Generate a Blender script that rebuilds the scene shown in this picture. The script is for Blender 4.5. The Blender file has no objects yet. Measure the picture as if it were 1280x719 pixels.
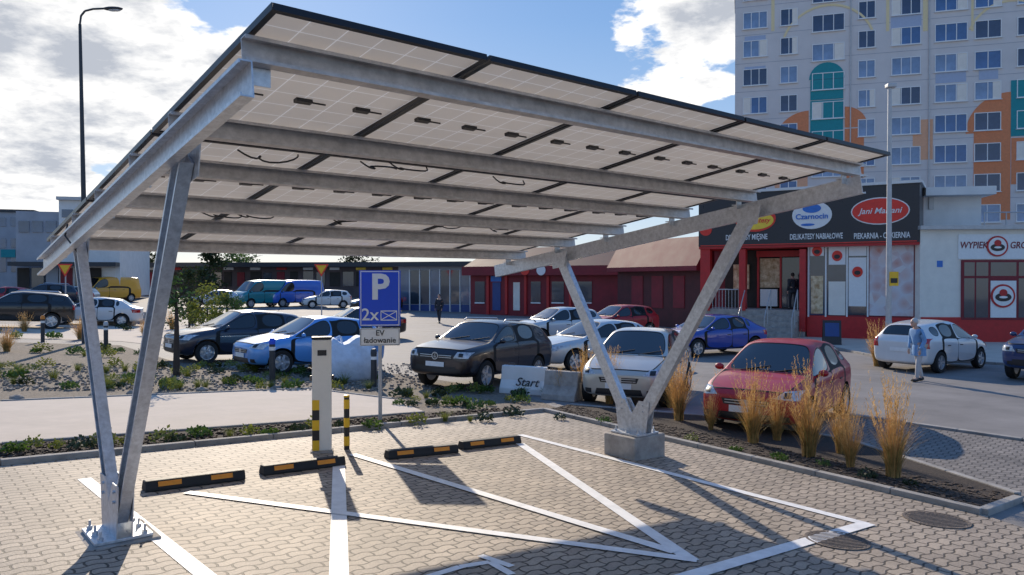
import bpy,bmesh,math,random
from mathutils import Vector,Matrix
from mathutils.bvhtree import BVHTree
R=math.radians
random.seed(7)
sc=bpy.context.scene
COL=sc.collection
F=950.0; HY=350.0; CH=2.0
UA=R(50)
UX,UY=math.sin(UA),math.cos(UA)
def uv(x,y): return (x*UX+y*UY, -x*UY+y*UX)
def xy(u,v): return (u*UX-v*UY, u*UY+v*UX)
KU=[(-2000,.5),(-30,.5),(-8,.36),(12,-.54),(26,-.66),(2000,-.66)]
KV=[(-2000,0),(35,0),(85,.85),(2000,.85)]
def pw(K,t):
    for (a,b),(c,d) in zip(K,K[1:]):
        if t<=c: return b+(d-b)*(t-a)/(c-a)
    return K[-1][1]
def g(x,y):
    u,v=uv(x,y); return pw(KU,u)+pw(KV,v)
def gp(px,py):
    a=(px-640)/F; b=(py-HY)/F
    lo=.5; d=.5
    while d<400:
        if CH-b*d<g(a*d,d): break
        lo=d; d+=.25
    hi=d
    for _ in range(25):
        m=(lo+hi)/2
        if CH-b*m<g(a*m,m): hi=m
        else: lo=m
    return (a*hi,hi)
def pd(px,d): return ((px-640)/F*d,d)
# ---------------------------------------------------------------- materials
def nd(nt,typ,ins={},**props):
    n=nt.nodes.new(typ)
    for k,v in props.items(): setattr(n,k,v)
    for k,v in ins.items():
        s=n.inputs[k]
        if isinstance(v,bpy.types.NodeSocket): nt.links.new(v,s)
        else: s.default_value=v
    return n
def c4(c,k=1.0): return (min(1,c[0]*k),min(1,c[1]*k),min(1,c[2]*k),1)
def newmat(name):
    m=bpy.data.materials.new(name); m.use_nodes=True
    return m,m.node_tree,m.node_tree.nodes['Principled BSDF']
def pm(name,c,rough=.6,metal=0,var=.12,scale=5,bump=0,bscale=40,coat=0,c2=None,world=False,spec=None,detail=5):
    m,nt,p=newmat(name)
    if world: vec=nd(nt,'ShaderNodeNewGeometry').outputs['Position']
    else: vec=nd(nt,'ShaderNodeTexCoord').outputs['Object']
    no=nd(nt,'ShaderNodeTexNoise',{'Vector':vec,'Scale':scale,'Detail':detail,'Roughness':.65})
    rr=nd(nt,'ShaderNodeMapRange',{'Value':no.outputs[0],'From Min':.3,'From Max':.7})
    mx=nd(nt,'ShaderNodeMix',{0:rr.outputs[0],6:c4(c,1-var),7:c4(c2) if c2 else c4(c,1+var)},data_type='RGBA')
    nt.links.new(mx.outputs[2],p.inputs['Base Color'])
    ro=nd(nt,'ShaderNodeMapRange',{'Value':no.outputs[0],'To Min':max(0,rough-.08),'To Max':min(1,rough+.08)})
    nt.links.new(ro.outputs[0],p.inputs['Roughness'])
    p.inputs['Metallic'].default_value=metal
    if coat: p.inputs['Coat Weight'].default_value=coat; p.inputs['Coat Roughness'].default_value=.04
    if spec is not None: p.inputs['Specular IOR Level'].default_value=spec
    if bump:
        n2=nd(nt,'ShaderNodeTexNoise',{'Vector':vec,'Scale':bscale,'Detail':4})
        b=nd(nt,'ShaderNodeBump',{'Strength':bump,'Distance':.02,'Height':n2.outputs[0]})
        nt.links.new(b.outputs[0],p.inputs['Normal'])
    return m
def paver(name,c1,c2,mort,bw=.21,rh=.105,wav=.016):
    m,nt,p=newmat(name)
    pos=nd(nt,'ShaderNodeNewGeometry').outputs['Position']
    mp=nd(nt,'ShaderNodeVectorRotate',{'Vector':pos,'Angle':-R(40)},rotation_type='Z_AXIS')
    s=nd(nt,'ShaderNodeSeparateXYZ',{0:mp.outputs[0]})
    def M(op,a,b=0): return nd(nt,'ShaderNodeMath',{0:a,1:b},operation=op).outputs[0]
    wv=M('MULTIPLY',M('SINE',M('MULTIPLY',s.outputs[0],2*math.pi/bw)),wav)
    wu=M('MULTIPLY',M('SINE',M('MULTIPLY',s.outputs[1],math.pi/rh)),wav*.8)
    cx=nd(nt,'ShaderNodeCombineXYZ',{0:M('ADD',s.outputs[0],wu),1:M('ADD',s.outputs[1],wv)})
    br=nd(nt,'ShaderNodeTexBrick',{'Vector':cx.outputs[0],'Color1':c4(c1),'Color2':c4(c2),'Mortar':c4(mort),'Scale':1,'Mortar Size':.0095,'Mortar Smooth':.25,'Brick Width':bw,'Row Height':rh})
    no=nd(nt,'ShaderNodeTexNoise',{'Vector':pos,'Scale':1.1,'Detail':8,'Roughness':.7})
    rr=nd(nt,'ShaderNodeMapRange',{'Value':no.outputs[0],'From Min':.3,'From Max':.7,'To Min':.70,'To Max':1.15})
    mx=nd(nt,'ShaderNodeMix',{0:1.0,6:br.outputs[0],7:rr.outputs[0]},data_type='RGBA',blend_type='MULTIPLY')
    n3=nd(nt,'ShaderNodeTexNoise',{'Vector':pos,'Scale':60,'Detail':3})
    r3=nd(nt,'ShaderNodeMapRange',{'Value':n3.outputs[0],'From Min':.3,'From Max':.7,'To Min':.82,'To Max':1.14})
    mx2=nd(nt,'ShaderNodeMix',{0:1.0,6:mx.outputs[2],7:r3.outputs[0]},data_type='RGBA',blend_type='MULTIPLY')
    nt.links.new(mx2.outputs[2],p.inputs['Base Color'])
    p.inputs['Roughness'].default_value=.7
    h=M('SUBTRACT',M('MULTIPLY',n3.outputs[0],.3),br.outputs[1])
    b=nd(nt,'ShaderNodeBump',{'Strength':.9,'Distance':.010,'Height':h})
    nt.links.new(b.outputs[0],p.inputs['Normal'])
    return m
def panelmat():
    m,nt,p=newmat('bifacial_panel')
    co=nd(nt,'ShaderNodeTexCoord').outputs['Object']
    s=nd(nt,'ShaderNodeSeparateXYZ',{0:co})
    def M(op,a,b=0): return nd(nt,'ShaderNodeMath',{0:a,1:b},operation=op).outputs[0]
    def line(v,per,w):
        f=M('FRACT',M('DIVIDE',M('ADD',v,10*per),per)); return M('MAXIMUM',M('LESS_THAN',f,w/per),M('GREATER_THAN',f,1-w/per))
    l=M('MAXIMUM',line(s.outputs[0],.213,.0035),line(s.outputs[1],.2085,.0035))
    no=nd(nt,'ShaderNodeTexNoise',{'Vector':co,'Scale':1.3,'Detail':3})
    cm=nd(nt,'ShaderNodeMix',{0:no.outputs[0],6:(.74,.73,.74,1),7:(.90,.86,.80,1)},data_type='RGBA')
    mx=nd(nt,'ShaderNodeMix',{0:l,6:cm.outputs[2],7:(.98,.98,.98,1)},data_type='RGBA')
    nt.links.new(mx.outputs[2],p.inputs['Base Color']); p.inputs['Roughness'].default_value=.2
    tr=nd(nt,'ShaderNodeBsdfTranslucent',{'Color':(.76,.71,.64,1)})
    tl=nd(nt,'ShaderNodeBsdfTranslucent',{'Color':(.99,.98,.96,1)})
    tm=nd(nt,'ShaderNodeMixShader',{0:l,1:tr.outputs[0],2:tl.outputs[0]})
    ms=nd(nt,'ShaderNodeMixShader',{0:.58,1:p.outputs[0],2:tm.outputs[0]})
    nt.links.new(ms.outputs[0],nt.nodes['Material Output'].inputs[0])
    return m
def leafmat(name,c,c2,tr=.3):
    m=pm(name,c,rough=.6,var=.3,scale=9,c2=c2)
    nt=m.node_tree; p=nt.nodes['Principled BSDF']
    src=p.inputs['Base Color'].links[0].from_socket
    t=nd(nt,'ShaderNodeBsdfTranslucent',{'Color':src})
    ms=nd(nt,'ShaderNodeMixShader',{0:tr,1:p.outputs[0],2:t.outputs[0]})
    nt.links.new(ms.outputs[0],nt.nodes['Material Output'].inputs[0])
    return m
def postermat():
    m,nt,p=newmat('food_poster'); co=nd(nt,'ShaderNodeTexCoord').outputs['Object']
    v=nd(nt,'ShaderNodeTexVoronoi',{'Vector':co,'Scale':2.6})
    s=nd(nt,'ShaderNodeSeparateColor',{0:v.outputs['Color']})
    a=nd(nt,'ShaderNodeMix',{0:s.outputs[0],6:(.70,.66,.64,1),7:(.50,.12,.06,1)},data_type='RGBA').outputs[2]
    b=nd(nt,'ShaderNodeMix',{0:v.outputs['Distance'],6:a,7:(.62,.62,.66,1)},data_type='RGBA').outputs[2]
    nt.links.new(b,p.inputs['Base Color']); p.inputs['Roughness'].default_value=.4
    return m
M={}
M['galv']=pm('galvanised_steel',(.60,.62,.65),rough=.38,metal=.6,var=.22,scale=22,bump=.05,bscale=60)
M['galvd']=pm('galvanised_purlin',(.54,.515,.50),rough=.42,metal=.5,var=.22,scale=12)
M['frame']=pm('dark_anodised',(.03,.03,.034),rough=.35,metal=.6)
M['black']=pm('black_rubber',(.014,.014,.015),rough=.65,var=.25,scale=20)
M['plastic']=pm('dark_plastic',(.02,.02,.022),rough=.4)
M['panel']=panelmat()
M['conc']=pm('concrete',(.36,.33,.30),rough=.9,var=.28,scale=5,bump=.4,bscale=50)
M['kerb']=pm('kerb_concrete',(.33,.31,.285),rough=.9,var=.3,scale=2.5,bump=.3,bscale=60,world=True)
M['yellow']=pm('orange_reflective',(.88,.30,.01),rough=.4,var=.1,scale=15)
M['yel2']=pm('yellow_paint',(.85,.50,.02),rough=.4)
M['white']=pm('white_paint',(.80,.80,.78),rough=.5,var=.05,scale=10)
M['roadwhite']=pm('road_marking_white',(.88,.875,.86),rough=.6,var=.16,scale=7,world=True,c2=(.95,.94,.93))
M['blue']=pm('sign_blue',(.006,.07,.62),rough=.35,var=.05)
M['asphalt']=pm('asphalt',(.215,.20,.19),rough=.8,var=.25,scale=.7,bump=.3,bscale=90,world=True,detail=9)
M['side']=pm('sidewalk_gravel_slab',(.56,.475,.39),rough=.9,var=.14,scale=1.5,bump=.2,bscale=120,world=True,detail=10)
M['gravel']=pm('gravel_bed',(.20,.16,.12),rough=.95,var=.6,scale=16,bump=1,bscale=40,world=True,detail=8)
M['mulch']=pm('bark_mulch',(.045,.031,.023),rough=.95,var=.6,scale=22,bump=1,bscale=50,world=True,detail=8)
M['chips']=pm('bark_chips',(.075,.052,.038),rough=.95,var=.6,scale=12,world=True)
M['stone']=pm('grey_stone',(.27,.24,.21),rough=.9,var=.35,scale=4,bump=.5,bscale=20)
M['pave']=paver('block_paving',(.47,.385,.30),(.36,.295,.235),(.085,.068,.052))
M['pave2']=paver('grey_block_paving',(.28,.245,.215),(.215,.19,.17),(.06,.052,.045))
M['glass']=pm('car_glass',(.008,.010,.012),rough=.08,var=.1,coat=1,spec=.5)
M['bglass']=pm('window_glass',(.03,.045,.065),rough=.12,var=.4,scale=.35,coat=1)
M['tglass']=pm('sky_reflection_glass',(.07,.12,.20),rough=.15,var=.55,scale=.22,coat=1)  # blue of the reflected sky is painted into the base colour
M['tyre']=pm('tyre',(.014,.014,.014),rough=.8)
M['rim']=pm('alloy_rim',(.58,.59,.61),rough=.3,metal=.7)
M['lamp']=pm('headlight_lens',(.50,.54,.58),rough=.10,coat=1,var=.5,scale=14)
M['red']=pm('tail_light',(.45,.01,.01),rough=.15,coat=1)
M['gap']=pm('shut_line',(.006,.006,.006),rough=.7)
M['orange']=pm('orange_reflector',(.8,.25,.02),rough=.3)
M['straw']=leafmat('straw_grass',(.58,.32,.10),(.84,.54,.21),.4)
M['strawg']=leafmat('green_straw',(.24,.20,.05),(.46,.33,.11),.35)
M['leaf']=leafmat('leaf_green',(.05,.11,.02),(.12,.20,.035),.35)
M['leafd']=leafmat('leaf_dark',(.02,.042,.017),(.06,.085,.025),.2)
M['leafy']=leafmat('leaf_yellow_green',(.14,.19,.03),(.29,.30,.06),.35)
M['bark']=pm('bark',(.06,.043,.032),rough=.9,var=.3,scale=12,bump=.5)
M['skin']=pm('skin',(.55,.33,.24),rough=.5,var=.05)
M['bluecoat']=pm('blue_jacket',(.17,.33,.56),rough=.8,var=.15)
M['greycloth']=pm('grey_trousers',(.48,.46,.45),rough=.85)
M['darkcloth']=pm('dark_cloth',(.03,.032,.04),rough=.85)
M['greyhair']=pm('grey_hair',(.5,.49,.47),rough=.8)
M['darkhair']=pm('dark_hair',(.03,.02,.015),rough=.7)
M['bag']=pm('white_bag_fabric',(.62,.68,.77),rough=.75,var=.14,scale=6,bump=.8,bscale=9)
M['burg']=pm('burgundy_wall',(.21,.014,.024),rough=.6,var=.25,scale=1.2)
M['burgd']=pm('dark_red_roof',(.085,.018,.020),rough=.65,var=.3,scale=1.5)
M['redp']=pm('red_paint',(.50,.018,.02),rough=.45)
M['fascia']=pm('black_fascia',(.012,.014,.024),rough=.3)
M['cream']=pm('cream_render',(.80,.755,.67),rough=.8,var=.07,scale=2)
M['whitew']=pm('white_render',(.74,.73,.70),rough=.8,var=.08,scale=1.5)
M['greyb']=pm('grey_render',(.36,.38,.42),rough=.8,var=.14,scale=.6)
M['hall']=pm('hall_wall',(.11,.085,.085),rough=.8,var=.3,scale=.4)
M['tower']=pm('tower_render',(.66,.625,.60),rough=.85,var=.06,scale=.5)
M['towerb']=pm('tower_blue_panel',(.40,.47,.60),rough=.8,var=.06)
M['towery']=pm('tower_yellow_strip',(.80,.66,.38),rough=.8,var=.05)
M['teal']=pm('teal_render',(.02,.27,.30),rough=.8,var=.1)
M['orangew']=pm('orange_render',(.72,.25,.11),rough=.8,var=.1)
M['pinkw']=pm('peach_render',(.78,.42,.25),rough=.8,var=.08)
M['warm']=pm('shop_shelves',(.85,.45,.14),rough=.6,var=.6,scale=5,c2=(.9,.75,.5))
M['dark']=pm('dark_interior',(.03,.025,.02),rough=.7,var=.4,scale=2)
M['poster']=postermat()
M['logor']=pm('logo_red',(.78,.035,.02),rough=.4)
M['logoy']=pm('logo_yellow',(.95,.62,.05),rough=.4)
M['logob']=pm('logo_blue',(.03,.17,.55),rough=.4)
M['bluep']=pm('deep_blue_panel',(.02,.06,.22),rough=.4)
M['steelpost']=pm('lamp_post_steel',(.48,.48,.48),rough=.5,metal=.3)
M['lampdark']=pm('dark_lamp_post',(.045,.05,.058),rough=.5,metal=.3)
M['iron']=pm('cast_iron',(.15,.12,.10),rough=.7,metal=.2,bump=.6,bscale=60,var=.3,scale=20)
def paint(name,c,metal=.3,rough=.32,coat=1): return pm(name,c,rough=rough,metal=metal,var=.04,scale=3,coat=coat)
P={'red':paint('paint_red',(.42,.004,.012),.0,.45,.45),'dark':paint('paint_dark_brown',(.012,.008,.014),.1,.3,.7),'navy':paint('paint_navy',(.010,.014,.035),.1),
'lblue':paint('paint_light_blue',(.10,.32,.70),.2),'silver':paint('paint_silver',(.60,.60,.59),.35),'white':paint('paint_white',(.72,.71,.69),0),
'blue':paint('paint_blue',(.010,.05,.34),.1),'black':paint('paint_black',(.010,.010,.012)),'teal':paint('paint_teal',(.0,.22,.26),.1),
'vblue':paint('paint_van_blue',(.015,.12,.55),.1),'yellow':paint('paint_yellow',(.80,.38,.02),0),'beige':paint('paint_pale_silver',(.56,.52,.45),.3),'mblue':paint('paint_mid_blue',(.012,.035,.13),.1)}
# ---------------------------------------------------------------- mesh helpers
class MB:
    def __init__(s): s.v=[]; s.f=[]
    def add(s,vs,fs,T=None):
        o=len(s.v)
        for v in vs:
            v=Vector(v); s.v.append(T@v if T else v)
        s.f+= [tuple(i+o for i in f) for f in fs]
        return s
    def bx(s,x0,x1,y0,y1,z0,z1,T=None):
        return s.add([(x0,y0,z0),(x1,y0,z0),(x1,y1,z0),(x0,y1,z0),(x0,y0,z1),(x1,y0,z1),(x1,y1,z1),(x0,y1,z1)],
              [(0,3,2,1),(4,5,6,7),(0,1,5,4),(1,2,6,5),(2,3,7,6),(3,0,4,7)],T)
    def prism(s,poly,p0,p1,X,Y):
        p0=Vector(p0);p1=Vector(p1);X=Vector(X);Y=Vector(Y);n=len(poly)
        vs=[p0+X*a+Y*b for a,b in poly]+[p1+X*a+Y*b for a,b in poly]
        fs=[(i,(i+1)%n,(i+1)%n+n,i+n) for i in range(n)]+[tuple(range(n-1,-1,-1)),tuple(range(n,2*n))]
        return s.add(vs,fs)
    def cyl(s,p0,p1,r0,r1=None,n=12):
        p0=Vector(p0);p1=Vector(p1); r1=r0 if r1 is None else r1
        d=(p1-p0).normalized(); X=d.orthogonal().normalized(); Y=d.cross(X)
        vs=[p0+(X*math.cos(2*math.pi*i/n)+Y*math.sin(2*math.pi*i/n))*r0 for i in range(n)]
        vs+=[p1+(X*math.cos(2*math.pi*i/n)+Y*math.sin(2*math.pi*i/n))*r1 for i in range(n)]
        fs=[(i,(i+1)%n,(i+1)%n+n,i+n) for i in range(n)]+[tuple(range(n-1,-1,-1)),tuple(range(n,2*n))]
        return s.add(vs,fs)
    def tube(s,pts,r,n=8):
        for a,b in zip(pts,pts[1:]): s.cyl(a,b,r,r,n)
        return s
    def lathe(s,prof,T=None,n=24):
        vs=[];fs=[];k=len(prof)
        for i in range(n):
            a=2*math.pi*i/n
            vs+=[(r*math.cos(a),r*math.sin(a),z) for r,z in prof]
        for i in range(n):
            j=(i+1)%n
            for q in range(k-1): fs.append((i*k+q,j*k+q,j*k+q+1,i*k+q+1))
        return s.add(vs,fs,T)
    def ell(s,c,r,n=12,m=8,T=None):
        vs=[];fs=[]
        for j in range(m+1):
            t=math.pi*j/m
            for i in range(n):
                a=2*math.pi*i/n
                vs.append((c[0]+r[0]*math.sin(t)*math.cos(a),c[1]+r[1]*math.sin(t)*math.sin(a),c[2]+r[2]*math.cos(t)))
        for j in range(m):
            for i in range(n):
                k=(i+1)%n; fs.append((j*n+i,(j+1)*n+i,(j+1)*n+k,j*n+k))
        return s.add(vs,fs,T)
    def mesh(s,name,mat,smooth=False):
        me=bpy.data.meshes.new(name); me.from_pydata([tuple(v) for v in s.v],[],s.f); me.update()
        if mat: me.materials.append(mat)
        if smooth:
            me.shade_smooth(); me.set_sharp_from_angle(angle=R(40))
        return me
    def build(s,name,mat,parent=None,smooth=False,bevel=0,loc=None):
        o=bpy.data.objects.new(name,s.mesh(name,mat,smooth)); COL.objects.link(o)
        if parent: o.parent=parent
        if loc: o.location=loc
        if bevel:
            b=o.modifiers.new('Bevel','BEVEL'); b.width=bevel; b.segments=2; b.limit_method='ANGLE'
        return o
def tag(o,label=None,cat=None,group=None,kind=None):
    if label: o['label']=label
    if cat: o['category']=cat
    if group: o['group']=group
    if kind: o['kind']=kind
    return o
def root(name,label,cat,loc=(0,0,0),rz=0,group=None,rot=None):
    o=bpy.data.objects.new(name,None); COL.objects.link(o); o.location=loc
    o.rotation_euler=rot if rot else (0,0,rz); o.empty_display_size=.2
    return tag(o,label,cat,group)
def slope_rot(x,y,rz):
    e=.4
    gx=(g(x+e,y)-g(x-e,y))/(2*e); gy=(g(x,y+e)-g(x,y-e))/(2*e)
    n=Vector((-gx,-gy,1)).normalized()
    f=Vector((math.cos(rz),math.sin(rz),0)); f=(f-n*f.dot(n)).normalized(); l=n.cross(f)
    return Matrix((f,l,n)).transposed().to_euler()
def newobj(name,me,parent=None):
    o=bpy.data.objects.new(name,me); COL.objects.link(o); o.parent=parent; return o
def textmesh(name,s,size,mat,ext=.004,bold=0,shear=0):
    cu=bpy.data.curves.new('t','FONT'); cu.body=s; cu.size=size; cu.align_x='CENTER'; cu.align_y='CENTER'; cu.extrude=ext; cu.offset=bold*size; cu.resolution_u=3; cu.shear=shear
    t=bpy.data.objects.new('t',cu); COL.objects.link(t)
    bpy.context.view_layer.update()
    me=bpy.data.meshes.new_from_object(t.evaluated_get(bpy.context.evaluated_depsgraph_get()))
    bpy.data.objects.remove(t); me.materials.clear(); me.materials.append(mat); return me
def text(name,s,size,mat,parent,loc,rot=(R(90),0,0),ext=.004,bold=.0,sx=1,shear=0):
    o=newobj(name,textmesh(name,s,size,mat,ext,bold,shear),parent); o.location=loc; o.rotation_euler=rot; o.scale=(sx,1,1)
    return o
# ---------------------------------------------------------------- ground sheets
def sheet(name,pts,off,mat,kind='structure'):
    bm=bmesh.new(); vs=[bm.verts.new((x,y,0)) for x,y in pts]; bm.faces.new(vs)
    bmesh.ops.triangulate(bm,faces=bm.faces[:])
    for K,dx,dy in ((KU,UX,UY),(KV,-UY,UX)):
        for k,_ in K[1:-1]:
            bmesh.ops.bisect_plane(bm,geom=bm.verts[:]+bm.edges[:]+bm.faces[:],plane_co=(dx*k,dy*k,0),plane_no=(dx,dy,0),dist=1e-5)
    for v in bm.verts: v.co.z=g(v.co.x,v.co.y)+off
    bmesh.ops.recalc_face_normals(bm,faces=bm.faces[:])
    if sum(f.normal.z for f in bm.faces)<0: bmesh.ops.reverse_faces(bm,faces=bm.faces[:])
    me=bpy.data.meshes.new(name); bm.to_mesh(me); bm.free(); me.materials.append(mat)
    o=newobj(name,me)
    if kind: o['kind']=kind
    return o
def kerb(name,pts,w=.1,h=.08,mat=None,kind='structure'):
    mb=MB()
    for (x0,y0),(x1,y1) in zip(pts,pts[1:]):
        L=math.hypot(x1-x0,y1-y0); n=max(1,round(L/1.0)); dx,dy=(x1-x0)/L,(y1-y0)/L; nx,ny=-dy*w/2,dx*w/2
        for i in range(n):
            a=i*L/n+.006; b=(i+1)*L/n-.006
            A=(x0+dx*a,y0+dy*a);B=(x0+dx*b,y0+dy*b)
            za=g(*A);zb=g(*B)
            mb.add([(A[0]-nx,A[1]-ny,za-.1),(B[0]-nx,B[1]-ny,zb-.1),(B[0]+nx,B[1]+ny,zb-.1),(A[0]+nx,A[1]+ny,za-.1),
                    (A[0]-nx,A[1]-ny,za+h),(B[0]-nx,B[1]-ny,zb+h),(B[0]+nx,B[1]+ny,zb+h),(A[0]+nx,A[1]+ny,za+h)],
                   [(0,3,2,1),(4,5,6,7),(0,1,5,4),(1,2,6,5),(2,3,7,6),(3,0,4,7)])
    o=mb.build(name,mat or M['kerb'],bevel=.008); o['kind']=kind; return o
sheet('ground',[(-900,-40),(900,-40),(900,900),(-900,900)],0,M['asphalt'])
CN=gp(680,515); RE=gp(1230,645)
Lk=xy(-9,10.0)
sheet('paved_parking_bay',[Lk,CN,RE,gp(1300,668),(12,6),(14,-6),(-14,-6),(-16,0)],.008,M['pave'])
kerb('kerb_back',[Lk,xy(0,10.0),CN],.1,.07)
kerb('kerb_right',[CN,RE,gp(1275,628)],.1,.07)
bk=[gp(712,508),gp(880,522),gp(1060,552),gp(1275,622)]
kerb('kerb_strip',bk,.09,.05)
sheet('planting_strip',[CN]+bk+[gp(1272,628),RE],.03,M['mulch'])
sheet('grey_block_pavement',[bk[2],bk[3],gp(1300,668),gp(1700,760),gp(1600,590),gp(1280,552),gp(1060,520)],.008,M['pave2'])
kerb('kerb_road',[gp(1600,590),gp(1280,552),gp(1060,520)],.12,.05)
sw=[gp(-600,533),gp(0,503),gp(385,487),gp(490,500),gp(530,516)]
sn=[gp(530,517),gp(0,557),gp(-600,603)]
sheet('sidewalk',sw+sn,.02,M['side'])
kerb('sidewalk_edge',sn,.07,.04)
kerb('sidewalk_edge_far',sw[:4],.07,.04)
sheet('mulch_strip',[gp(530,517),CN,Lk,gp(-600,603),gp(0,557)],.014,M['mulch'])
sheet('gravel_bed',[gp(-700,533),gp(0,503),gp(385,487),gp(490,500),gp(530,517),gp(700,512),gp(640,490),gp(500,468),gp(330,465),gp(225,455),gp(150,432),gp(0,428),gp(-500,428)],.010,M['gravel'])
sheet('gravel_bed_far',[gp(-300,425),gp(0,423),gp(150,427),gp(235,436),gp(230,410),gp(120,404),gp(-200,408)],.010,M['side'])
sheet('shop_pavement',[gp(1010,428),gp(1100,447),gp(1300,458),gp(1600,470),gp(1600,445),gp(1285,427),gp(1150,424),gp(880,405),gp(860,409)],.014,M['side'])
kerb('shop_kerb',[gp(860,410),gp(1010,429),gp(1100,448),gp(1300,459),gp(1600,471)],.12,.08)
# ---------------------------------------------------------------- markings
def line(name,a,b,w=.11):
    a=Vector(gp(*a)); b=Vector(gp(*b)); d=(b-a).normalized(); n=Vector((-d.y,d.x))*w/2
    return sheet(name,[tuple(a-n),tuple(b-n),tuple(b+n),tuple(a+n)],.012+line.k,M['roadwhite'])
line.k=0
for i,(a,b,w) in enumerate([((104,600),(262,728),.13),((423,583),(423,760),.14),((650,556),(866,704),.13),((650,545),(1085,658),.12),
    ((1087,657),(790,745),.14),((232,618),(872,704),.11),((440,570),(845,694),.12)]):
    line.k=i*.0012; line('parking_line',a,b,w)
line.k=.0004
for a,b in (((500,735),(575,712)),((575,712),(612,706)),((612,706),(640,722)),((600,698),(640,712))): line.k+=.0012; line('parking_pictogram_line',a,b,.07)
def manhole(px,py,r,label):
    x,y=gp(px,py); rt=root('manhole_cover',label,'manhole cover',(x,y,g(x,y)+.009),rot=slope_rot(x,y,.3))
    m=MB(); m.lathe([(r,0),(r,.008),(r*.90,.008),(r*.90,.004),(r*.88,.004)],n=40); m.build('rim',M['iron'],rt)
    m=MB(); m.lathe([(.001,.006),(r*.88,.006),(r*.88,.0)],n=32)
    for i in range(-6,7):
        L=math.sqrt(max(0,(r*.84)**2-(i*r*.13)**2)); m.bx(-L,L,i*r*.13-.008,i*r*.13+.008,.006,.010)
    m.build('lid',M['iron'],rt)
manhole(1048,678,.27,'round iron manhole cover beside the tip of the white bay lines')
manhole(1172,652,.30,'round manhole cover near the end of the planting strip')
# ---------------------------------------------------------------- carport
L0=(-3.185,6.11,0)
cp=root('solar_carport','galvanised steel solar carport with a tilted roof of bifacial panels on V shaped legs','solar carport',L0,R(40))
SL=-.14; ang=math.atan(SL)
ZR,ZP,ZG=2.57,2.765,2.85
def channel(mb,p0,p1,wd,web,fl,t=.008,lip=.02):
    p0=Vector(p0);p1=Vector(p1); d=(p1-p0).normalized(); wd=Vector(wd); Y=d.cross(wd).normalized(); X=Y.cross(d).normalized()
    if X.dot(wd)<0: X=-X
    h=web/2
    mb.prism([(0,-h),(fl,-h),(fl,-h+lip),(fl-t,-h+lip),(fl-t,-h+t),(t,-h+t),(t,h-t),(fl-t,h-t),(fl-t,h-lip),(fl,h-lip),(fl,h),(0,h)],p0,p1,X,Y)
rz_=lambda t:ZR+SL*t
XR=6.3
for X0,sg in ((0,-1),(XR,1)):
    for t0,t1 in ((-.10,-1.75),(.10,1.42)):
        m=MB(); channel(m,(X0-sg*.045,t0,.12),(X0-sg*.045,t1,rz_(t1)-.05),(sg,0,0),.15,.085,.008); m.build('column',M['galv'],cp)
        m=MB(); a_=rz_(t1); m.prism([(-.12,-.16),(.12,-.16),(.17,.06),(-.17,.06)],(X0-sg*.058,t1,a_-.03),(X0-sg*.050,t1,a_-.03),(0,1,SL),(0,0,1)); m.build('joint_plate',M['galv'],cp)
    m=MB(); channel(m,(X0-sg*.045+sg*.09,-3.02,rz_(-3.02)),(X0-sg*.045+sg*.09,3.05,rz_(3.05)),(sg,0,0),.19,.07,.008); m.build('rafter',M['galv'],cp)
    for xa,xb in ((X0-.060,X0-.052),(X0+.052,X0+.060)):
        m=MB(); m.prism([(-.24,.0),(.24,.0),(.30,.42),(.12,.42),(0,.24),(-.12,.42),(-.30,.42)],(xa,0,-.02),(xb,0,-.02),(0,1,0),(0,0,1)); m.build('gusset_plate',M['galv'],cp)
    m=MB(); m.bx(X0-.21,X0+.21,-.24,.24,-.045,-.02); m.build('base_plate',M['galv'],cp,bevel=.004)
    for a in (-.16,.16):
        for b in (-.19,0,.19):
            m=MB(); m.cyl((X0+a,b,-.02),(X0+a,b,.005),.022,n=6); m.cyl((X0+a,b,.004),(X0+a,b,.05),.010,n=8); m.build('anchor_bolt',M['galv'],cp)
    for t in (-.18,.18):
        for zz in (.28,.36): m=MB(); m.cyl((X0-.075,t,zz-.02),(X0-.0595,t,zz-.02),.014,n=6); m.build('bolt',M['galv'],cp)
m=MB(); m.bx(XR-.31,XR+.31,-.27,.27,-.60,-.047); o=m.build('foundation_block',M['conc'],cp,bevel=.02)
m=MB(); m.bx(-.26,.26,-.29,.29,-.35,-.047); m.build('foundation_pad',M['conc'],cp,bevel=.01)
pt=[-2.86,-1.60,-.62,.52,1.50,2.64]
for i,t in enumerate(pt):
    z=ZP+SL*t
    m=MB(); channel(m,(-.045,t,z),(6.66,t,z),(0,-1,SL*-1),.14,.065,.006,.02); m.build('purlin',M['galvd'],cp)
    for X0 in (0.06,XR):
        m=MB(); m.bx(X0-.05,X0+.05,t+.002,t+.012,z-.16,z+.04); m.bx(X0-.05,X0+.05,t+.012,t+.07,z-.115,z-.105); m.build('bracket',M['galv'],cp)
PW,PL=1.312,2.07
gm=MB(); gm.bx(-PW/2+.01,PW/2-.01,-PL/2+.01,PL/2-.01,.018,.026); gme=gm.mesh('solar_panel',M['panel'])
fm=MB()
for s in (-1,1):
    fm.bx(s*PW/2-(.034 if s>0 else 0),s*PW/2+(.034 if s<0 else 0),-PL/2,PL/2,0,.003)
    fm.bx(s*PW/2-(.004 if s>0 else 0),s*PW/2+(.004 if s<0 else 0),-PL/2,PL/2,.003,.036)
    fm.bx(-PW/2+.036,PW/2-.036,s*PL/2-(.034 if s>0 else 0),s*PL/2+(.034 if s<0 else 0),.0005,.0035)
    fm.bx(-PW/2+.006,PW/2-.006,s*PL/2-(.004 if s>0 else 0),s*PL/2+(.004 if s<0 else 0),.0035,.036)
fme=fm.mesh('panel_frame',M['frame'])
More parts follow.
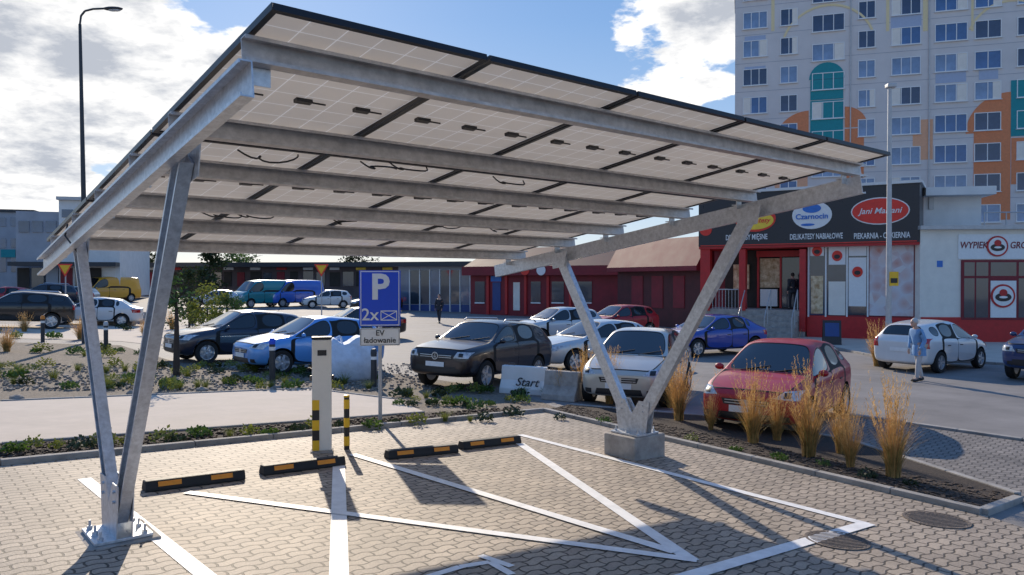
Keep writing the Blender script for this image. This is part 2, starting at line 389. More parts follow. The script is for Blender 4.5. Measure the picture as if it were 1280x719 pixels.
jm=MB(); jm.bx(-.055,.055,-.025,.025,-.006,.017); jm.cyl((.055,0,.005),(.16,.01,.008),.006,n=6); jme=jm.mesh('junction_box',M['plastic'])
for i in range(5):
    for j in range(3):
        xc=-.02+PW/2+i*(PW+.022); tc=-3.20+PL/2+j*(PL+.022)
        o=newobj('solar_panel',gme,cp); o.location=(xc,tc,ZG+SL*tc); o.rotation_euler=(ang,0,0)
        newobj('panel_frame',fme,o)
        for dx in (-.42,0,.42):
            q=newobj('junction_box',jme,o); q.location=(dx,.06,0)
random.seed(3)
for (x0,t0) in ((1.0,1.05),(1.3,.98),(2.4,1.02),(3.7,.98),(1.6,-1.1),(1.8,-1.2),(3.0,-1.1),(4.6,1.0),(.6,-1.05)):
    m=MB(); zz=ZG-.015+SL*t0; pts=[]; k1=random.uniform(.6,1.1); k2=random.uniform(.7,1.3)
    for k in range(17):
        s=k/16; pts.append((x0+.38*k2*s+.06*math.sin(s*9),t0+.03*math.sin(s*14),zz-.01-.06*k1*math.sin(s*math.pi)-.02*math.sin(s*3*math.pi*k2)))
    m.tube(pts,.007,6); m.build('cable',M['plastic'],cp)
m=MB(); m.tube([(-.08,1.5,2.53),(-.1,1.52,2.42),(-.03,1.3,2.25),(-.02,.6,1.0),(-.02,.15,.2)],.008,6); m.build('down_cable',M['plastic'],cp)
# ---------------------------------------------------------------- wheel stops
def wheelstop(pxl,pxr,pyl,pyr,label):
    A=gp(pxl,pyl);B=gp(pxr,pyr); L=math.hypot(B[0]-A[0],B[1]-A[1]); L=min(L,1.0); x,y=(A[0]+B[0])/2,(A[1]+B[1])/2
    rt=root('wheel_stop',label,'wheel stop',(x,y,g(x,y)+.008),rot=slope_rot(x,y,math.atan2(B[1]-A[1],B[0]-A[0])))
    m=MB(); prof=[(-.08,0),(.08,0),(.078,.03),(.050,.105),(-.050,.105),(-.078,.03)]
    m.prism(prof,(-L/2,0,0),(L/2,0,0),(0,1,0),(0,0,1)); m.build('rubber_body',M['black'],rt,bevel=.012)
    for s in (-.26,.26):
        c=s*L
        for sg in (-1,1):
            m=MB(); w=L*.125; X=Vector((0,sg*.028,-.075)).normalized(); n=Vector((0,sg*.075,.028)).normalized()
            ctr=Vector((c,sg*.064,.067))+n*.004
            m.prism([(-.024,0),(.024,0),(.024,.003),(-.024,.003)],ctr-Vector((w,0,0)),ctr+Vector((w*.8,0,0)),X,n); m.build('reflector',M['yellow'],rt)
wheelstop(178,303,616,600,'black rubber wheel stop with orange reflectors, nearest the left carport leg')
wheelstop(320,433,596,581,'black and orange wheel stop just left of the white charging column')
wheelstop(481,571,575,566,'black and orange wheel stop just right of the striped guard post')
wheelstop(573,650,563,554,'farthest black and orange wheel stop, at the right end of the row')
# ---------------------------------------------------------------- charger + guard post + sign
x,y=gp(402,566)
ch=root('charging_column','slim white electric car charging column with a striped side strip, behind the kerb','charger',(x,y,g(x,y)),R(12))
m=MB(); m.bx(-.12,.12,-.07,.07,.03,1.44); m.build('housing',M['cream'],ch,bevel=.015)
m=MB(); m.bx(-.14,.14,-.10,.10,-.02,.03); m.build('plinth',M['conc'],ch)
m=MB(); m.bx(-.125,.125,-.075,.075,1.445,1.475); m.build('cap',M['frame'],ch,bevel=.006)
m=MB(); m.bx(-.05,.06,-.076,-.071,1.24,1.31); m.build('display',M['glass'],ch)
for s in (-1,1):
    m=MB(); m.cyl((s*.115,0,.95),(s*.145,-.01,.95),.035,n=16); m.build('socket',M['plastic'],ch)
for i in range(5):
    h=.128; m=MB(); m.bx(-.118,-.03,-.076,-.071,.04+i*h,.04+(i+1)*h-.001); m.build('stripe_band',M[('yel2','plastic')[i%2]],ch)
x,y=gp(433,563)
gpst=root('guard_post','short round post banded in yellow and black beside the charging column','bollard',(x,y,g(x,y)))
m=MB(); m.cyl((0,0,-.02),(0,0,.69),.036,n=20); m.build('post',M['plastic'],gpst,smooth=True)
for i in range(3):
    m=MB(); z=.06+i*.24; m.cyl((0,0,z),(0,0,z+.12),.038,n=20); m.build('yellow_band',M['yel2'],gpst,smooth=True)
m=MB(); m.lathe([(.039,.69),(.036,.715),(.001,.72)],n=20); m.build('cap',M['yel2'],gpst)
x,y=gp(475,528)
ps=root('parking_sign','blue P parking sign with 2x and envelope shaped bay symbol on a grey pole','road sign',(x,y,g(x,y)),R(8))
m=MB(); m.cyl((0,0,-.1),(0,0,2.40),.03,n=16); m.build('pole',M['steelpost'],ps,smooth=True)
m=MB(); m.bx(-.325,.325,-.050,-.040,1.54,2.43); m.build('blue_board',M['blue'],ps,bevel=.004)
m=MB()
for a in ((-.305,.305,2.405,2.418),(-.305,.305,1.552,1.565)): m.bx(a[0],a[1],-.054,-.050,a[2],a[3])
for a in (-.305,.293): m.bx(a,a+.012,-.054,-.050,1.567,2.403)
m.build('white_border',M['white'],ps)
text('letter_p','P',.56,M['white'],ps,(0,-.054,2.15),bold=.03)
text('letters_two_times','2x',.27,M['white'],ps,(-.155,-.054,1.72),bold=.01)
m=MB()
x0,x1,z0,z1=.01,.27,1.63,1.79
for a in ((x0,x1,z0,z0+.014),(x0,x1,z1-.014,z1)): m.bx(a[0],a[1],-.054,-.050,a[2],a[3])
for a in (x0,x1-.012): m.bx(a,a+.012,-.054,-.050,z0+.015,z1-.015)
for s in (0,1):
    A=Vector((x0+.014,-.0505,z0+.016 if s else z1-.016));B=Vector((x1-.014,-.0505,z1-.016 if s else z0+.016))
    d=(B-A).normalized();n=Vector((-d.z,0,d.x))
    m.prism([(-.006,0),(.006,0),(.006,.003+.0004*s),(-.006,.003+.0004*s)],A,B,n,(0,-1,0))
m.build('bay_symbol',M['white'],ps)
m=MB(); m.bx(-.315,.315,-.050,-.040,1.23,1.51); m.build('white_plate',M['white'],ps,bevel=.004)
m=MB()
for a in ((-.305,.305,1.495,1.502),(-.305,.305,1.238,1.245)): m.bx(a[0],a[1],-.053,-.050,a[2],a[3])
for a in (-.305,.298): m.bx(a,a+.007,-.053,-.050,1.247,1.493)
m.build('black_border',M['plastic'],ps)
text('letters_ev','EV',.125,M['plastic'],ps,(0,-.053,1.43),bold=.01)
text('letters_ladowanie','ładowanie',.125,M['plastic'],ps,(0,-.053,1.315),bold=.01)
for z in (1.36,1.65,2.3): m=MB(); m.bx(-.05,.05,-.04,.034,z-.015,z+.015); m.build('clamp',M['steelpost'],ps)
# ---------------------------------------------------------------- cars
SPEC={
'hatch':dict(ax=(1.2,-1.25),r=.31,st=[(1.95,.58,.30,.64,.48,.67,.02),(1.84,.79,.22,.73,.64,.78,.02),(1.45,.865,.20,.84,.70,.90,.02),(.88,.875,.20,.93,.76,.98,.02),
 (.12,.875,.20,.95,.60,1.46,.06),(-.24,.875,.2,.96,.61,1.50,.06),(-.34,.875,.2,.97,.61,1.50,.06),(-1.1,.875,.2,1.0,.59,1.47,.06),(-1.62,.86,.2,1.02,.55,1.40,.06),(-1.88,.83,.24,1.0,.66,1.03,.02),(-1.97,.72,.32,.86,.58,.88,.02)],
 hl=((.47,.67),(.80,.64),(.82,.79),(.60,.78)),gr=((-.36,.52),(.36,.52),(.40,.62),(-.40,.62)),lo=((-.48,.28),(.48,.28),(.44,.40),(-.44,.40)),pl=.46,tl=((.62,.72),(.82,.72),(.80,1.0),(.66,1.0)),rp=.66),
'suv':dict(ax=(1.32,-1.28),r=.36,st=[(2.2,.66,.42,.80,.56,.83,.02),(2.10,.87,.32,.94,.72,.99,.02),(1.6,.92,.30,1.02,.76,1.08,.02),(.98,.925,.30,1.09,.80,1.14,.02),
 (.28,.925,.3,1.11,.66,1.60,.07),(-.15,.925,.3,1.12,.67,1.65,.07),(-.26,.925,.3,1.12,.67,1.65,.07),(-1.15,.925,.3,1.15,.66,1.63,.07),(-1.85,.91,.32,1.16,.62,1.56,.07),(-2.12,.88,.34,1.13,.70,1.17,.02),(-2.22,.76,.42,1.0,.62,1.02,.02)],
 hl=((.50,.78),(.82,.78),(.86,.92),(.58,.92)),gr=((-.46,.74),(.46,.74),(.50,.86),(-.50,.86)),lo=((-.60,.42),(.60,.42),(.56,.58),(-.56,.58)),pl=.62,tl=((.62,.88),(.86,.88),(.84,1.08),(.66,1.08)),rp=.8),
'sedan':dict(ax=(1.33,-1.3),r=.31,st=[(2.2,.58,.30,.62,.48,.65,.02),(2.07,.80,.22,.71,.65,.76,.02),(1.6,.87,.20,.81,.72,.87,.02),(.95,.88,.20,.89,.76,.94,.02),
 (.18,.88,.2,.91,.58,1.38,.06),(-.22,.88,.2,.92,.59,1.42,.06),(-.33,.88,.2,.93,.59,1.42,.06),(-.95,.88,.2,.95,.58,1.38,.06),(-1.2,.88,.2,.96,.56,1.33,.06),(-1.72,.87,.22,.97,.70,1.0,.02),(-2.2,.76,.32,.88,.62,.92,.02)],
 hl=((.47,.62),(.80,.60),(.82,.74),(.60,.75)),gr=((-.40,.52),(.40,.52),(.44,.64),(-.44,.64)),lo=((-.5,.28),(.5,.28),(.46,.38),(-.46,.38)),pl=.44,tl=((.56,.70),(.84,.70),(.84,.86),(.58,.86)),rp=.6),
'van':dict(ax=(1.55,-1.5),r=.34,st=[(2.4,.68,.4,.82,.58,.86,.02),(2.3,.88,.3,.95,.76,1.0,.02),(2.05,.96,.28,1.1,.82,1.18,.02),(1.75,.97,.28,1.15,.86,1.26,.02),
 (1.1,.97,.28,1.2,.80,2.02,.09),(.4,.97,.28,1.2,.82,2.12,.09),(.28,.97,.28,1.2,.82,2.12,.09),(-1.3,.97,.28,1.2,.82,2.12,.09),(-2.3,.97,.28,1.2,.81,2.08,.09),(-2.42,.95,.32,1.2,.80,1.25,.02),(-2.47,.88,.4,1.0,.76,1.05,.02)],
 hl=((.6,.80),(.86,.78),(.88,1.0),(.66,.98)),gr=((-.45,.70),(.45,.70),(.48,.86),(-.48,.86)),lo=((-.6,.42),(.6,.42),(.56,.56),(-.56,.56)),pl=.6,tl=((.78,.8),(.92,.8),(.90,1.1),(.78,1.1)),rp=.7)}
def evalmesh(ob):
    bpy.context.view_layer.update()
    return bpy.data.meshes.new_from_object(ob.evaluated_get(bpy.context.evaluated_depsgraph_get()))
def extract(name,me,pred,mat,smooth=True):
    vm={};vs=[];fs=[]
    for p in me.polygons:
        if pred(p):
            f=[]
            for i in p.vertices:
                if i not in vm: vm[i]=len(vs); vs.append(me.vertices[i].co.copy())
                f.append(vm[i])
            fs.append(tuple(f))
    if not fs: return None
    n=bpy.data.meshes.new(name); n.from_pydata([tuple(v) for v in vs],[],fs); n.update(); n.materials.append(mat)
    if smooth: n.shade_smooth(); n.set_sharp_from_angle(angle=R(38))
    return n
def carproto(kind):
    sp=SPEC[kind]; st=sp['st']; bm=bmesh.new(); rings=[]
    for (x,w,zb,zt,wr,zr,dz) in st:
        h=zt-zb
        pts=[(0,zb),(w*.84,zb),(w*.965,zb+.09),(w*1.0,zb+.09+(h-.09)*.45),(w*.99,zt-.10),(w*.935,zt),(wr,zr-dz),(wr*.70,zr-dz*.2),(0,zr)]
        full=[(-y,z) for y,z in pts]+[(y,z) for y,z in reversed(pts[1:-1])]
        rings.append([bm.verts.new((x,y,z)) for y,z in full])
    FM={}
    n=16
    for i in range(len(rings)-1):
        for k in range(n):
            f=bm.faces.new((rings[i][k],rings[i][(k+1)%n],rings[i+1][(k+1)%n],rings[i+1][k]))
            row=k if k<8 else 15-k; side=0 if k<8 else 1
            FM[(i,row,side)]=f
    for rg in (rings[0],rings[-1]):
        for j in range(8):
            a,b=rg[j],rg[j+1]; c=rg[(16-(j+1))%16]; d=rg[(16-j)%16]
            q=[a,b,c,d]; q=[v for i,v in enumerate(q) if v not in q[:i]]
            bm.faces.new(q)
    bmesh.ops.recalc_face_normals(bm,faces=bm.faces[:])
    cl=bm.edges.layers.float.get('crease_edge') or bm.edges.layers.float.new('crease_edge')
    # soft character line along the shoulder
    for i in range(1,len(rings)-2):
        for k in (4,12):
            e=bm.edges.get((rings[i][k],rings[i+1][k]))
            if e: e[cl]=.35
    def inset(faces,t,dep,ringm,inner,cr=0):
        r=bmesh.ops.inset_region(bm,faces=faces,thickness=t,depth=dep,use_even_offset=True,use_boundary=True)
        fs=set(faces)
        for f in r['faces']: f.material_index=ringm
        for f in faces: f.material_index=inner
        if cr:
            for f in faces:
                for e in f.edges:
                    if any(q not in fs for q in e.link_faces): e[cl]=cr
    G=lambda segs,rows,sides:[FM[(i,r,s)] for i in segs for r in rows for s in sides]
    inset(G([3],[6,7],[0,1]),.028,0,0,1,.8); inset(G([3],[6,7],[0,1]),.014,-.003,4,1,.8)
    inset(G([8],[6,7],[0,1]),.05,0,0,3,.8); inset(G([8],[6,7],[0,1]),.012,-.003,4,3,.8)
    inset(G([1,2],[6,7],[0,1]),.006,-.002,4,7,.6)
    for s in (0,1):
        inset(G([3,4],[5],[s]),.020,0,0,2,.8); inset(G([3,4],[5],[s]),.014,-.003,4,2,.8)
        if kind!='van':
            inset(G([6],[5],[s]),.012,0,4,2,.8); inset(G([6],[5],[s]),.014,-.003,4,2,.8)
            inset(G([7],[5],[s]),.045,0,0,2,.8); inset(G([7],[5],[s]),.012,-.003,4,2,.8)
            for f in G([5],[5],[s]): f.material_index=4
        inset(G([3,4],[2,3,4],[s]),.005,-.002,4,5,.6)
        inset(G([5,6],[2,3,4],[s]),.005,-.002,4,6,.6)
    me=bpy.data.meshes.new('b'); bm.to_mesh(me); bm.free()
    for i in range(8): me.materials.append(M['gap'])
    ob=newobj('b',me); ss=ob.modifiers.new('s','SUBSURF'); ss.levels=2; ss.render_levels=2
    cb=MB()
    for ax in sp['ax']: cb.cyl((ax,-1.2,sp['r']+.01),(ax,1.2,sp['r']+.01),sp['r']+.05,n=28)
    cme=cb.mesh('c',None)
    for i in range(8): cme.materials.append(M['gap'])
    for p in cme.polygons: p.material_index=4
    co=newobj('c',cme)
    bo=ob.modifiers.new('bo','BOOLEAN'); bo.operation='DIFFERENCE'; bo.object=co; bo.solver='EXACT'
    res=evalmesh(ob)
    if len(res.polygons)<500: print('BOOLEAN FAIL',kind); bo.show_viewport=False; res=evalmesh(ob)
    bpy.data.objects.remove(ob); bpy.data.objects.remove(co)
    bvh=BVHTree.FromPolygons([v.co for v in res.vertices],[tuple(p.vertices) for p in res.polygons])
    parts=[]
    E=lambda name,pred,mat:extract(name,res,pred,mat)
    parts.append(('body',E('body',lambda p:p.material_index==0,M['gap']),True,None))
    parts.append(('hood',E('hood',lambda p:p.material_index==7,M['gap']),True,None))
    parts.append(('shut_lines',E('shut_lines',lambda p:p.material_index==4,M['gap']),False,None))
    parts.append(('windscreen',E('windscreen',lambda p:p.material_index==1,M['glass']),False,None))
    parts.append(('rear_window',E('rear_window',lambda p:p.material_index==3,M['glass']),False,None))
    xb=(st[5][0]+st[6][0])/2; xc=st[7][0]
    for s in (-1,1):
        for nm,a,b in (('front_side_window',xb,9),('rear_side_window',xc,xb),('quarter_window',-9,xc)):
            parts.append((nm,E(nm,lambda p:p.material_index==2 and p.center.y*s>0 and a<p.center.x<=b,M['glass']),False,None))
        for k,nm in ((5,'front_door'),(6,'rear_door')):
            hx=-.06 if k==5 else -.80
            hm=MB(); r=bvh.ray_cast(Vector((hx,s*3,st[4][3]-.17)),Vector((0,-s,0)))[0]
            if r: hm.bx(hx-.08,hx+.08,r.y-.012,r.y+.012,r.z-.012,r.z+.012)
            parts.append((nm,E(nm,lambda p:p.material_index==k and p.center.y*s>0,M['gap']),True,('door_handle',hm.mesh('door_handle',M['plastic']))))
    def patch(name,c,front,mat,off=.006,n=8,flat=False):
        vs=[];fs=[];sg=1 if front else -1
        for i in range(n+1):
            for j in range(n+1):
                s,t=i/n,j/n
                y=(c[0][0]*(1-s)+c[1][0]*s)*(1-t)+(c[3][0]*(1-s)+c[2][0]*s)*t
                z=(c[0][1]*(1-s)+c[1][1]*s)*(1-t)+(c[3][1]*(1-s)+c[2][1]*s)*t
                h=bvh.ray_cast(Vector((sg*4,y,z)),Vector((-sg,0,0)))
                if h[0] is None or h[0].x*sg<.8:
                    yy=y
                    for _ in range(12):
                        yy*=.985; h=bvh.ray_cast(Vector((sg*4,yy,z)),Vector((-sg,0,0)))
                        if h[0] is not None and h[0].x*sg>=.8: break
                    y=yy
                x=h[0].x if h[0] is not None else sg*2
                nn=h[1] if h[1] is not None else Vector((sg,0,0))
                if nn.x*sg<0: nn=-nn
                vs.append(Vector((x,y,z))+nn*off)
        if flat:
            mx=max(v.x*sg for v in vs)
            for v in vs: v.x=sg*(mx+.004)
        for i in range(n):
            for j in range(n): 
                q=(i*(n+1)+j,(i+1)*(n+1)+j,(i+1)*(n+1)+j+1,i*(n+1)+j+1); fs.append(q if sg>0 else q[::-1])
        m=MB(); m.add(vs,fs); me=m.mesh(name,mat); me.shade_smooth(); return me
    mir=lambda c:tuple((-y,z) for y,z in c)
    for c in (sp['hl'],mir(sp['hl'])):
        parts.append(('headlight',patch('headlight',c,True,M['lamp'],.007),False,None))
        k=[(c[0][0]*.45+c[1][0]*.55+dy,sum(q[1] for q in c)/4+dz) for dy,dz in ((-.05,-.04),(.05,-.04),(.05,.04),(-.05,.04))]
        parts.append(('projector',patch('projector',k,True,M['plastic'],.011,4),False,None))
    for c in (sp['tl'],mir(sp['tl'])): parts.append(('tail_light',patch('tail_light',c,False,M['red']),False,None))
    parts.append(('grille',patch('grille',sp['gr'],True,M['plastic'],.004),False,None))
    parts.append(('lower_intake',patch('lower_intake',sp['lo'],True,M['plastic'],.004),False,None))
    for s in (-1,1):
        fx=.62*s; c=((fx-.07,sp['lo'][0][1]+.02),(fx+.07,sp['lo'][0][1]+.02),(fx+.07,sp['lo'][0][1]+.11),(fx-.07,sp['lo'][0][1]+.11))
        parts.append(('fog_light',patch('fog_light',c,True,M['plastic'],.005,4),False,None))
    z=sp['pl']; parts.append(('number_plate',patch('number_plate',((-.26,z-.055),(.26,z-.055),(.26,z+.055),(-.26,z+.055)),True,M['white'],.012,3,True),False,None))
    z=sp['rp']; parts.append(('number_plate',patch('number_plate',((-.26,z-.055),(.26,z-.055),(.26,z+.055),(-.26,z+.055)),False,M['white'],.012,3,True),False,None))
    z0=sp['gr'][0][1]+.5*(sp['gr'][2][1]-sp['gr'][0][1])
    if kind=='suv':
        hx_=bvh.ray_cast(Vector((4,0,z0+.01)),Vector((-1,0,0)))[0].x
        me=MB().cyl((hx_-.01,0,z0+.01),(hx_+.016,0,z0+.01),.085,n=24).mesh('emblem',M['plastic']); parts.append(('emblem',me,False,None))
        m=MB(); m.lathe([(.070,.016),(.088,.016),(.088,.022),(.070,.022),(.070,.016)],Matrix.Translation((hx_,0,z0+.01))@Matrix.Rotation(R(90),4,'Y'),24); parts.append(('emblem_ring',m.mesh('emblem_ring',M['rim']),False,None))
        for ch_,dz in (('V',.028),('W',-.026)):
            tm=textmesh('emblem_letter',ch_,.075,M['rim'],.002,.01); tm.transform(Matrix.Translation((hx_+.020,0,z0+.01+dz))@Matrix.Rotation(R(90),4,'Z')@Matrix.Rotation(R(90),4,'X')); parts.append(('emblem_letter',tm,False,None))
    else: parts.append(('emblem',patch('emblem',((-.06,z0-.05),(.06,z0-.05),(.06,z0+.05),(-.06,z0+.05)),True,M['rim'],.010,3),False,None))
    for dz in (.02,-.025): parts.append(('chrome_bar',patch('chrome_bar',((sp['gr'][0][0]+.02,z0+dz),(sp['gr'][1][0]-.02,z0+dz),(sp['gr'][1][0]-.02,z0+dz+.012),(sp['gr'][0][0]+.02,z0+dz+.012)),True,M['rim'],.008,6),False,None))
    cx=st[3][0]-.20; cz=st[3][3]+.06; cw=st[3][1]
    for s in (-1,1):
        m=MB(); m.ell((cx-.02,s*(cw+.04),cz+.01),(.05,.085,.06),14,8); m.cyl((cx-.04,s*(cw-.08),cz-.04),(cx-.02,s*(cw+.0),cz-.02),.02,n=8)
        parts.append(('wing_mirror',m.mesh('wing_mirror',M['gap'],True),True,None))
    for y0 in (-.45,.15):
        m=MB(); a=Vector((st[3][0]-.02,y0,st[3][5]+.01)); b=a+Vector((-.12,.5,.09)); m.cyl(a,b,.008,n=6)
        parts.append(('wiper',m.mesh('wiper',M['gap']),False,None))
    if kind=='suv':
        for s in (-1,1):
            m=MB(); m.tube([(.1,s*.60,1.62),(.0,s*.60,1.67),(-1.5,s*.59,1.66),(-1.6,s*.59,1.60)],.017,8); parts.append(('roof_rail',m.mesh('roof_rail',M['rim'],True),False,None))
    if kind=='hatch':
        m=MB(); m.cyl((-1.2,0,1.45),(-1.35,0,1.62),.005,n=6); parts.append(('antenna',m.mesh('antenna',M['gap']),False,None))
    r=sp['r']; T=Matrix.Rotation(R(90),4,'X')
    m=MB(); m.lathe([(r*.66,-.09),(r*.93,-.10),(r*.99,-.075),(r,-.04),(r,.04),(r*.99,.075),(r*.93,.10),(r*.66,.09),(r*.66,-.09)],T,32); tme=m.mesh('wheel',M['tyre'],True)
    m=MB(); m.lathe([(.001,.055),(r*.16,.06),(r*.18,.05),(r*.2,.02),(r*.5,.0),(r*.60,.03),(r*.63,.085),(r*.70,.088),(r*.68,-.088),(.001,-.088)],T,32)
    for k in range(5):
        a=2*math.pi*k/5; d=Vector((math.cos(a),0,math.sin(a))); q=Vector((-math.sin(a),0,math.cos(a)))
        m.prism([(-.035,-.075),(.035,-.075),(.026,-.045),(-.026,-.045)],d*r*.12,d*r*.66,q,(0,1,0))
    rme=m.mesh('rim',M['rim'],True)
    return dict(parts=parts,tyre=tme,rim=rme,sp=sp)
PROTO={k:carproto(k) for k in SPEC}
def car(kind,x,y,heading,pt_,label,group=None,scale=1,cat='car',name='parked_car'):
    pr=PROTO[kind]
    rt=root(name,label,cat,(x,y,g(x,y)+.003),rot=slope_rot(x,y,heading),group=group); rt.scale=(scale,)*3
    for nm,me,painted,ch in pr['parts']:
        if me is None: continue
        if nm.startswith('emblem') and kind=='suv' and 'roof rails' not in label: continue
        o=newobj(nm,me,rt)
        if painted: o.material_slots[0].link='OBJECT'; o.material_slots[0].material=P[pt_]
        if ch: newobj(ch[0],ch[1],o)
    tw={'van':.86,'suv':.80}.get(kind,.78)
    for ax in pr['sp']['ax']:
        for s in (-1,1):
            w=newobj('wheel',pr['tyre'],rt); w.location=(ax,s*tw,pr['sp']['r']); 
            if s>0: w.rotation_euler=(0,0,R(180))
            newobj('rim',pr['rim'],w)
    return rt
def hd(phi): return math.atan2(-math.cos(R(phi)),-math.sin(R(phi)))
def pcar(kind,px,d,phi,pt_,label,**k):
    x,y=pd(px,d); return car(kind,x,y,hd(phi),pt_,label,**k)
pcar('hatch',976,13.7,36,'red','red hatchback parked nose on behind the tall straw grasses',scale=.98)
pcar('suv',605,18.4,30,'dark','dark brown compact SUV with roof rails parked behind the parking sign',cat='SUV',scale=.94)
pcar('hatch',800,16.6,22,'beige','pale silver hatchback facing forward between the right carport legs')
pcar('sedan',745,22.5,60,'silver','silver saloon between the dark SUV and the pale hatchback')
pcar('sedan',888,27.0,62,'blue','bright blue saloon parked in front of the shop steps')
pcar('hatch',1166,22.8,235,'white','silver white hatchback seen from behind next to the man in blue',scale=.98)
pcar('suv',1330,20.6,50,'mblue','dark blue SUV cut off by the right edge of the picture',cat='SUV')
pcar('hatch',386,20.2,48,'lblue','light blue hatchback parked behind the blue topped bollard',scale=.97)
pcar('hatch',296,22.4,48,'navy','dark navy hatchback parked left of the light blue one')
pcar('hatch',695,32,62,'silver','small silver car behind the dark SUV, far side of the lane')
pcar('hatch',772,36,60,'red','red car mostly hidden behind the silver saloon, by the red building')
pcar('sedan',445,33,60,'black','black car partly hidden behind the parking sign, far lane')
pcar('suv',22,34,60,'black','black SUV at the left edge of the picture',cat='SUV')
pcar('sedan',118,38,70,'white','white saloon behind the concrete barriers at left')
pcar('suv',55,58,60,'navy','distant dark SUV behind the black one, left side',cat='SUV')
pcar('hatch',408,62,70,'white','distant white hatchback right of the blue van')
pcar('van',328,62,40,'teal','distant teal delivery van',cat='van',name='delivery_van',scale=1.05)
pcar('van',366,64,40,'vblue','distant bright blue delivery van beside the teal one',cat='van',name='delivery_van',scale=1.05)
pcar('van',134,66,30,'yellow','distant yellow orange minibus at left',cat='van',name='minibus',scale=1.05)
pcar('hatch',88,60,80,'silver','distant silver car right of the dark SUV, far left')
pcar('sedan',8,52,80,'red','distant red car at the far left edge')
pcar('hatch',470,58,70,'black','distant black hatchback in front of the glass fronted pavilion')
pcar('sedan',270,60,70,'silver','distant silver saloon left of the teal van')
# ---------------------------------------------------------------- bollards, barriers, bag
def bollard(px,py,h,label,cap,group=None):
    x,y=gp(px,py); rt=root('bollard',label,'bollard',(x,y,g(x,y)),group=group)
    m=MB(); m.cyl((0,0,-.05),(0,0,h*.86),.065,n=16); m.build('post',M['lampdark'],rt,smooth=True)
    m=MB(); m.cyl((0,0,h*.72),(0,0,h*.80),.068,n=16); m.build('reflective_band',M['white'],rt,smooth=True)
    m=MB(); m.lathe([(.07,h*.86),(.07,h*.95),(.045,h),(.001,h)],n=16); m.build('cap',cap,rt,smooth=True)
bollard(340,478,1.0,'dark bollard in front of the light blue hatchback',M['blue'])
bollard(467,484,.85,'dark bollard just left of the parking sign pole',M['lampdark'])
bollard(132,440,.95,'slim dark bollard in the gravel between the carport legs and the barriers',M['steelpost'])
bollard(53,428,.95,'thin dark bollard at far left in the gravel bed',M['orange'])
def barrier(px,py,L,rz,label,mat,txt=None):
    x,y=gp(px,py); rt=root('concrete_barrier',label,'concrete barrier',(x,y,g(x,y)),rot=slope_rot(x,y,rz))
    m=MB(); m.prism([(-.28,0),(.28,0),(.26,.12),(.14,.30),(.10,.60),(-.10,.60),(-.14,.30),(-.26,.12)],(-L/2,0,0),(L/2,0,0),(0,1,0),(0,0,1)); m.build('block',mat,rt,bevel=.02)
    for s in (-.3,.3): m=MB(); m.tube([(s*L-.06,0,.59),(s*L-.06,0,.65),(s*L+.06,0,.65),(s*L+.06,0,.59)],.012,6); m.build('lifting_loop',M['iron'],rt)
    if txt: text('painted_letters',txt,.26,M['plastic'],rt,(.1,-.20,.26),rot=(R(74),0,0),bold=.01,shear=.3)
barrier(143,406,1.9,.1,'grey concrete barrier block left of the two by the white saloon',M['conc'])
barrier(183,404,1.5,.1,'grey concrete barrier block right of its twin, near the white saloon',M['conc'])
barrier(655,492,1.0,-.25,'white concrete block with Start painted on it, beside the dark SUV',M['whitew'],'Start')
barrier(703,500,.75,-.45,'dark weathered concrete block right of the painted one',M['conc'])
x,y=gp(437,474)
bg=root('bulk_bag','slumped pale bulk bag standing left of the parking sign pole','bag',(x,y,g(x,y)),.3)
bm=bmesh.new(); bmesh.ops.create_cube(bm,size=1); bmesh.ops.subdivide_edges(bm,edges=bm.edges[:],cuts=9,use_grid_fill=True)
for v in bm.verts:
    x_,y_,z_=v.co; rr0=max(abs(x_),abs(y_))*2; l_=math.hypot(x_,y_)*2
    if l_>1e-6: k_=.45+.55*rr0/l_; x_*=k_; y_*=k_
    bul=1+.22*math.cos(z_*math.pi)+.05*math.sin(7*math.atan2(y_,x_)+z_*6); r=(1-.35*max(0,z_)*1.2)
    v.co=Vector((x_*1.15*bul*r+.08*z_,y_*.95*bul*r,(z_+.5)*.95+.09*math.sin(x_*8)*max(0,z_)*2))+Vector((random.uniform(-.01,.01),random.uniform(-.01,.01),0))
me=bpy.data.meshes.new('sack'); bm.to_mesh(me); bm.free(); me.materials.append(M['bag']); me.shade_smooth(); newobj('sack',me,bg)
for sx in (-1,1):
    for sy in (-1,1): m=MB(); m.tube([(sx*.30,sy*.22,.80),(sx*.30,sy*.22,1.0),(sx*.22,sy*.22,1.04),(sx*.18,sy*.20,.86)],.015,6); m.build('lifting_strap',M['bag'],bg)
# ---------------------------------------------------------------- street lamps
x,y=pd(106,27); z0=g(x,y); rt=root('street_lamp','tall dark street lamp with a curved arm reaching right, left side of the sky','street lamp',(x,y,z0))
H=2+(350-14)/F*27-z0
m=MB(); m.cyl((0,0,0),(0,0,H*.3),.11,.10,16); m.cyl((0,0,H*.3),(-.12,0,H-.5),.09,.05,16); m.build('pole',M['lampdark'],rt,smooth=True)
m=MB(); m.tube([(-.12,0,H-.5),(-.08,0,H-.2),(.06,0,H-.03),(.35,0,H+.04),(.8,0,H+.06)],.035,10); m.build('arm',M['lampdark'],rt,smooth=True)
m=MB(); m.ell((1.05,0,H+.05),(.36,.13,.07)); m.build('lamp_head',M['lampdark'],rt,smooth=True)
m=MB(); m.ell((1.10,0,H+.0),(.24,.10,.05)); m.build('lamp_glass',M['lamp'],rt,smooth=True)
x,y=pd(1111,27); z0=g(x,y); rt=root('street_lamp','slim grey street lamp in front of the shop posters with a small yellow sign','street lamp',(x,y,z0)); H=2+240/F*27-z0
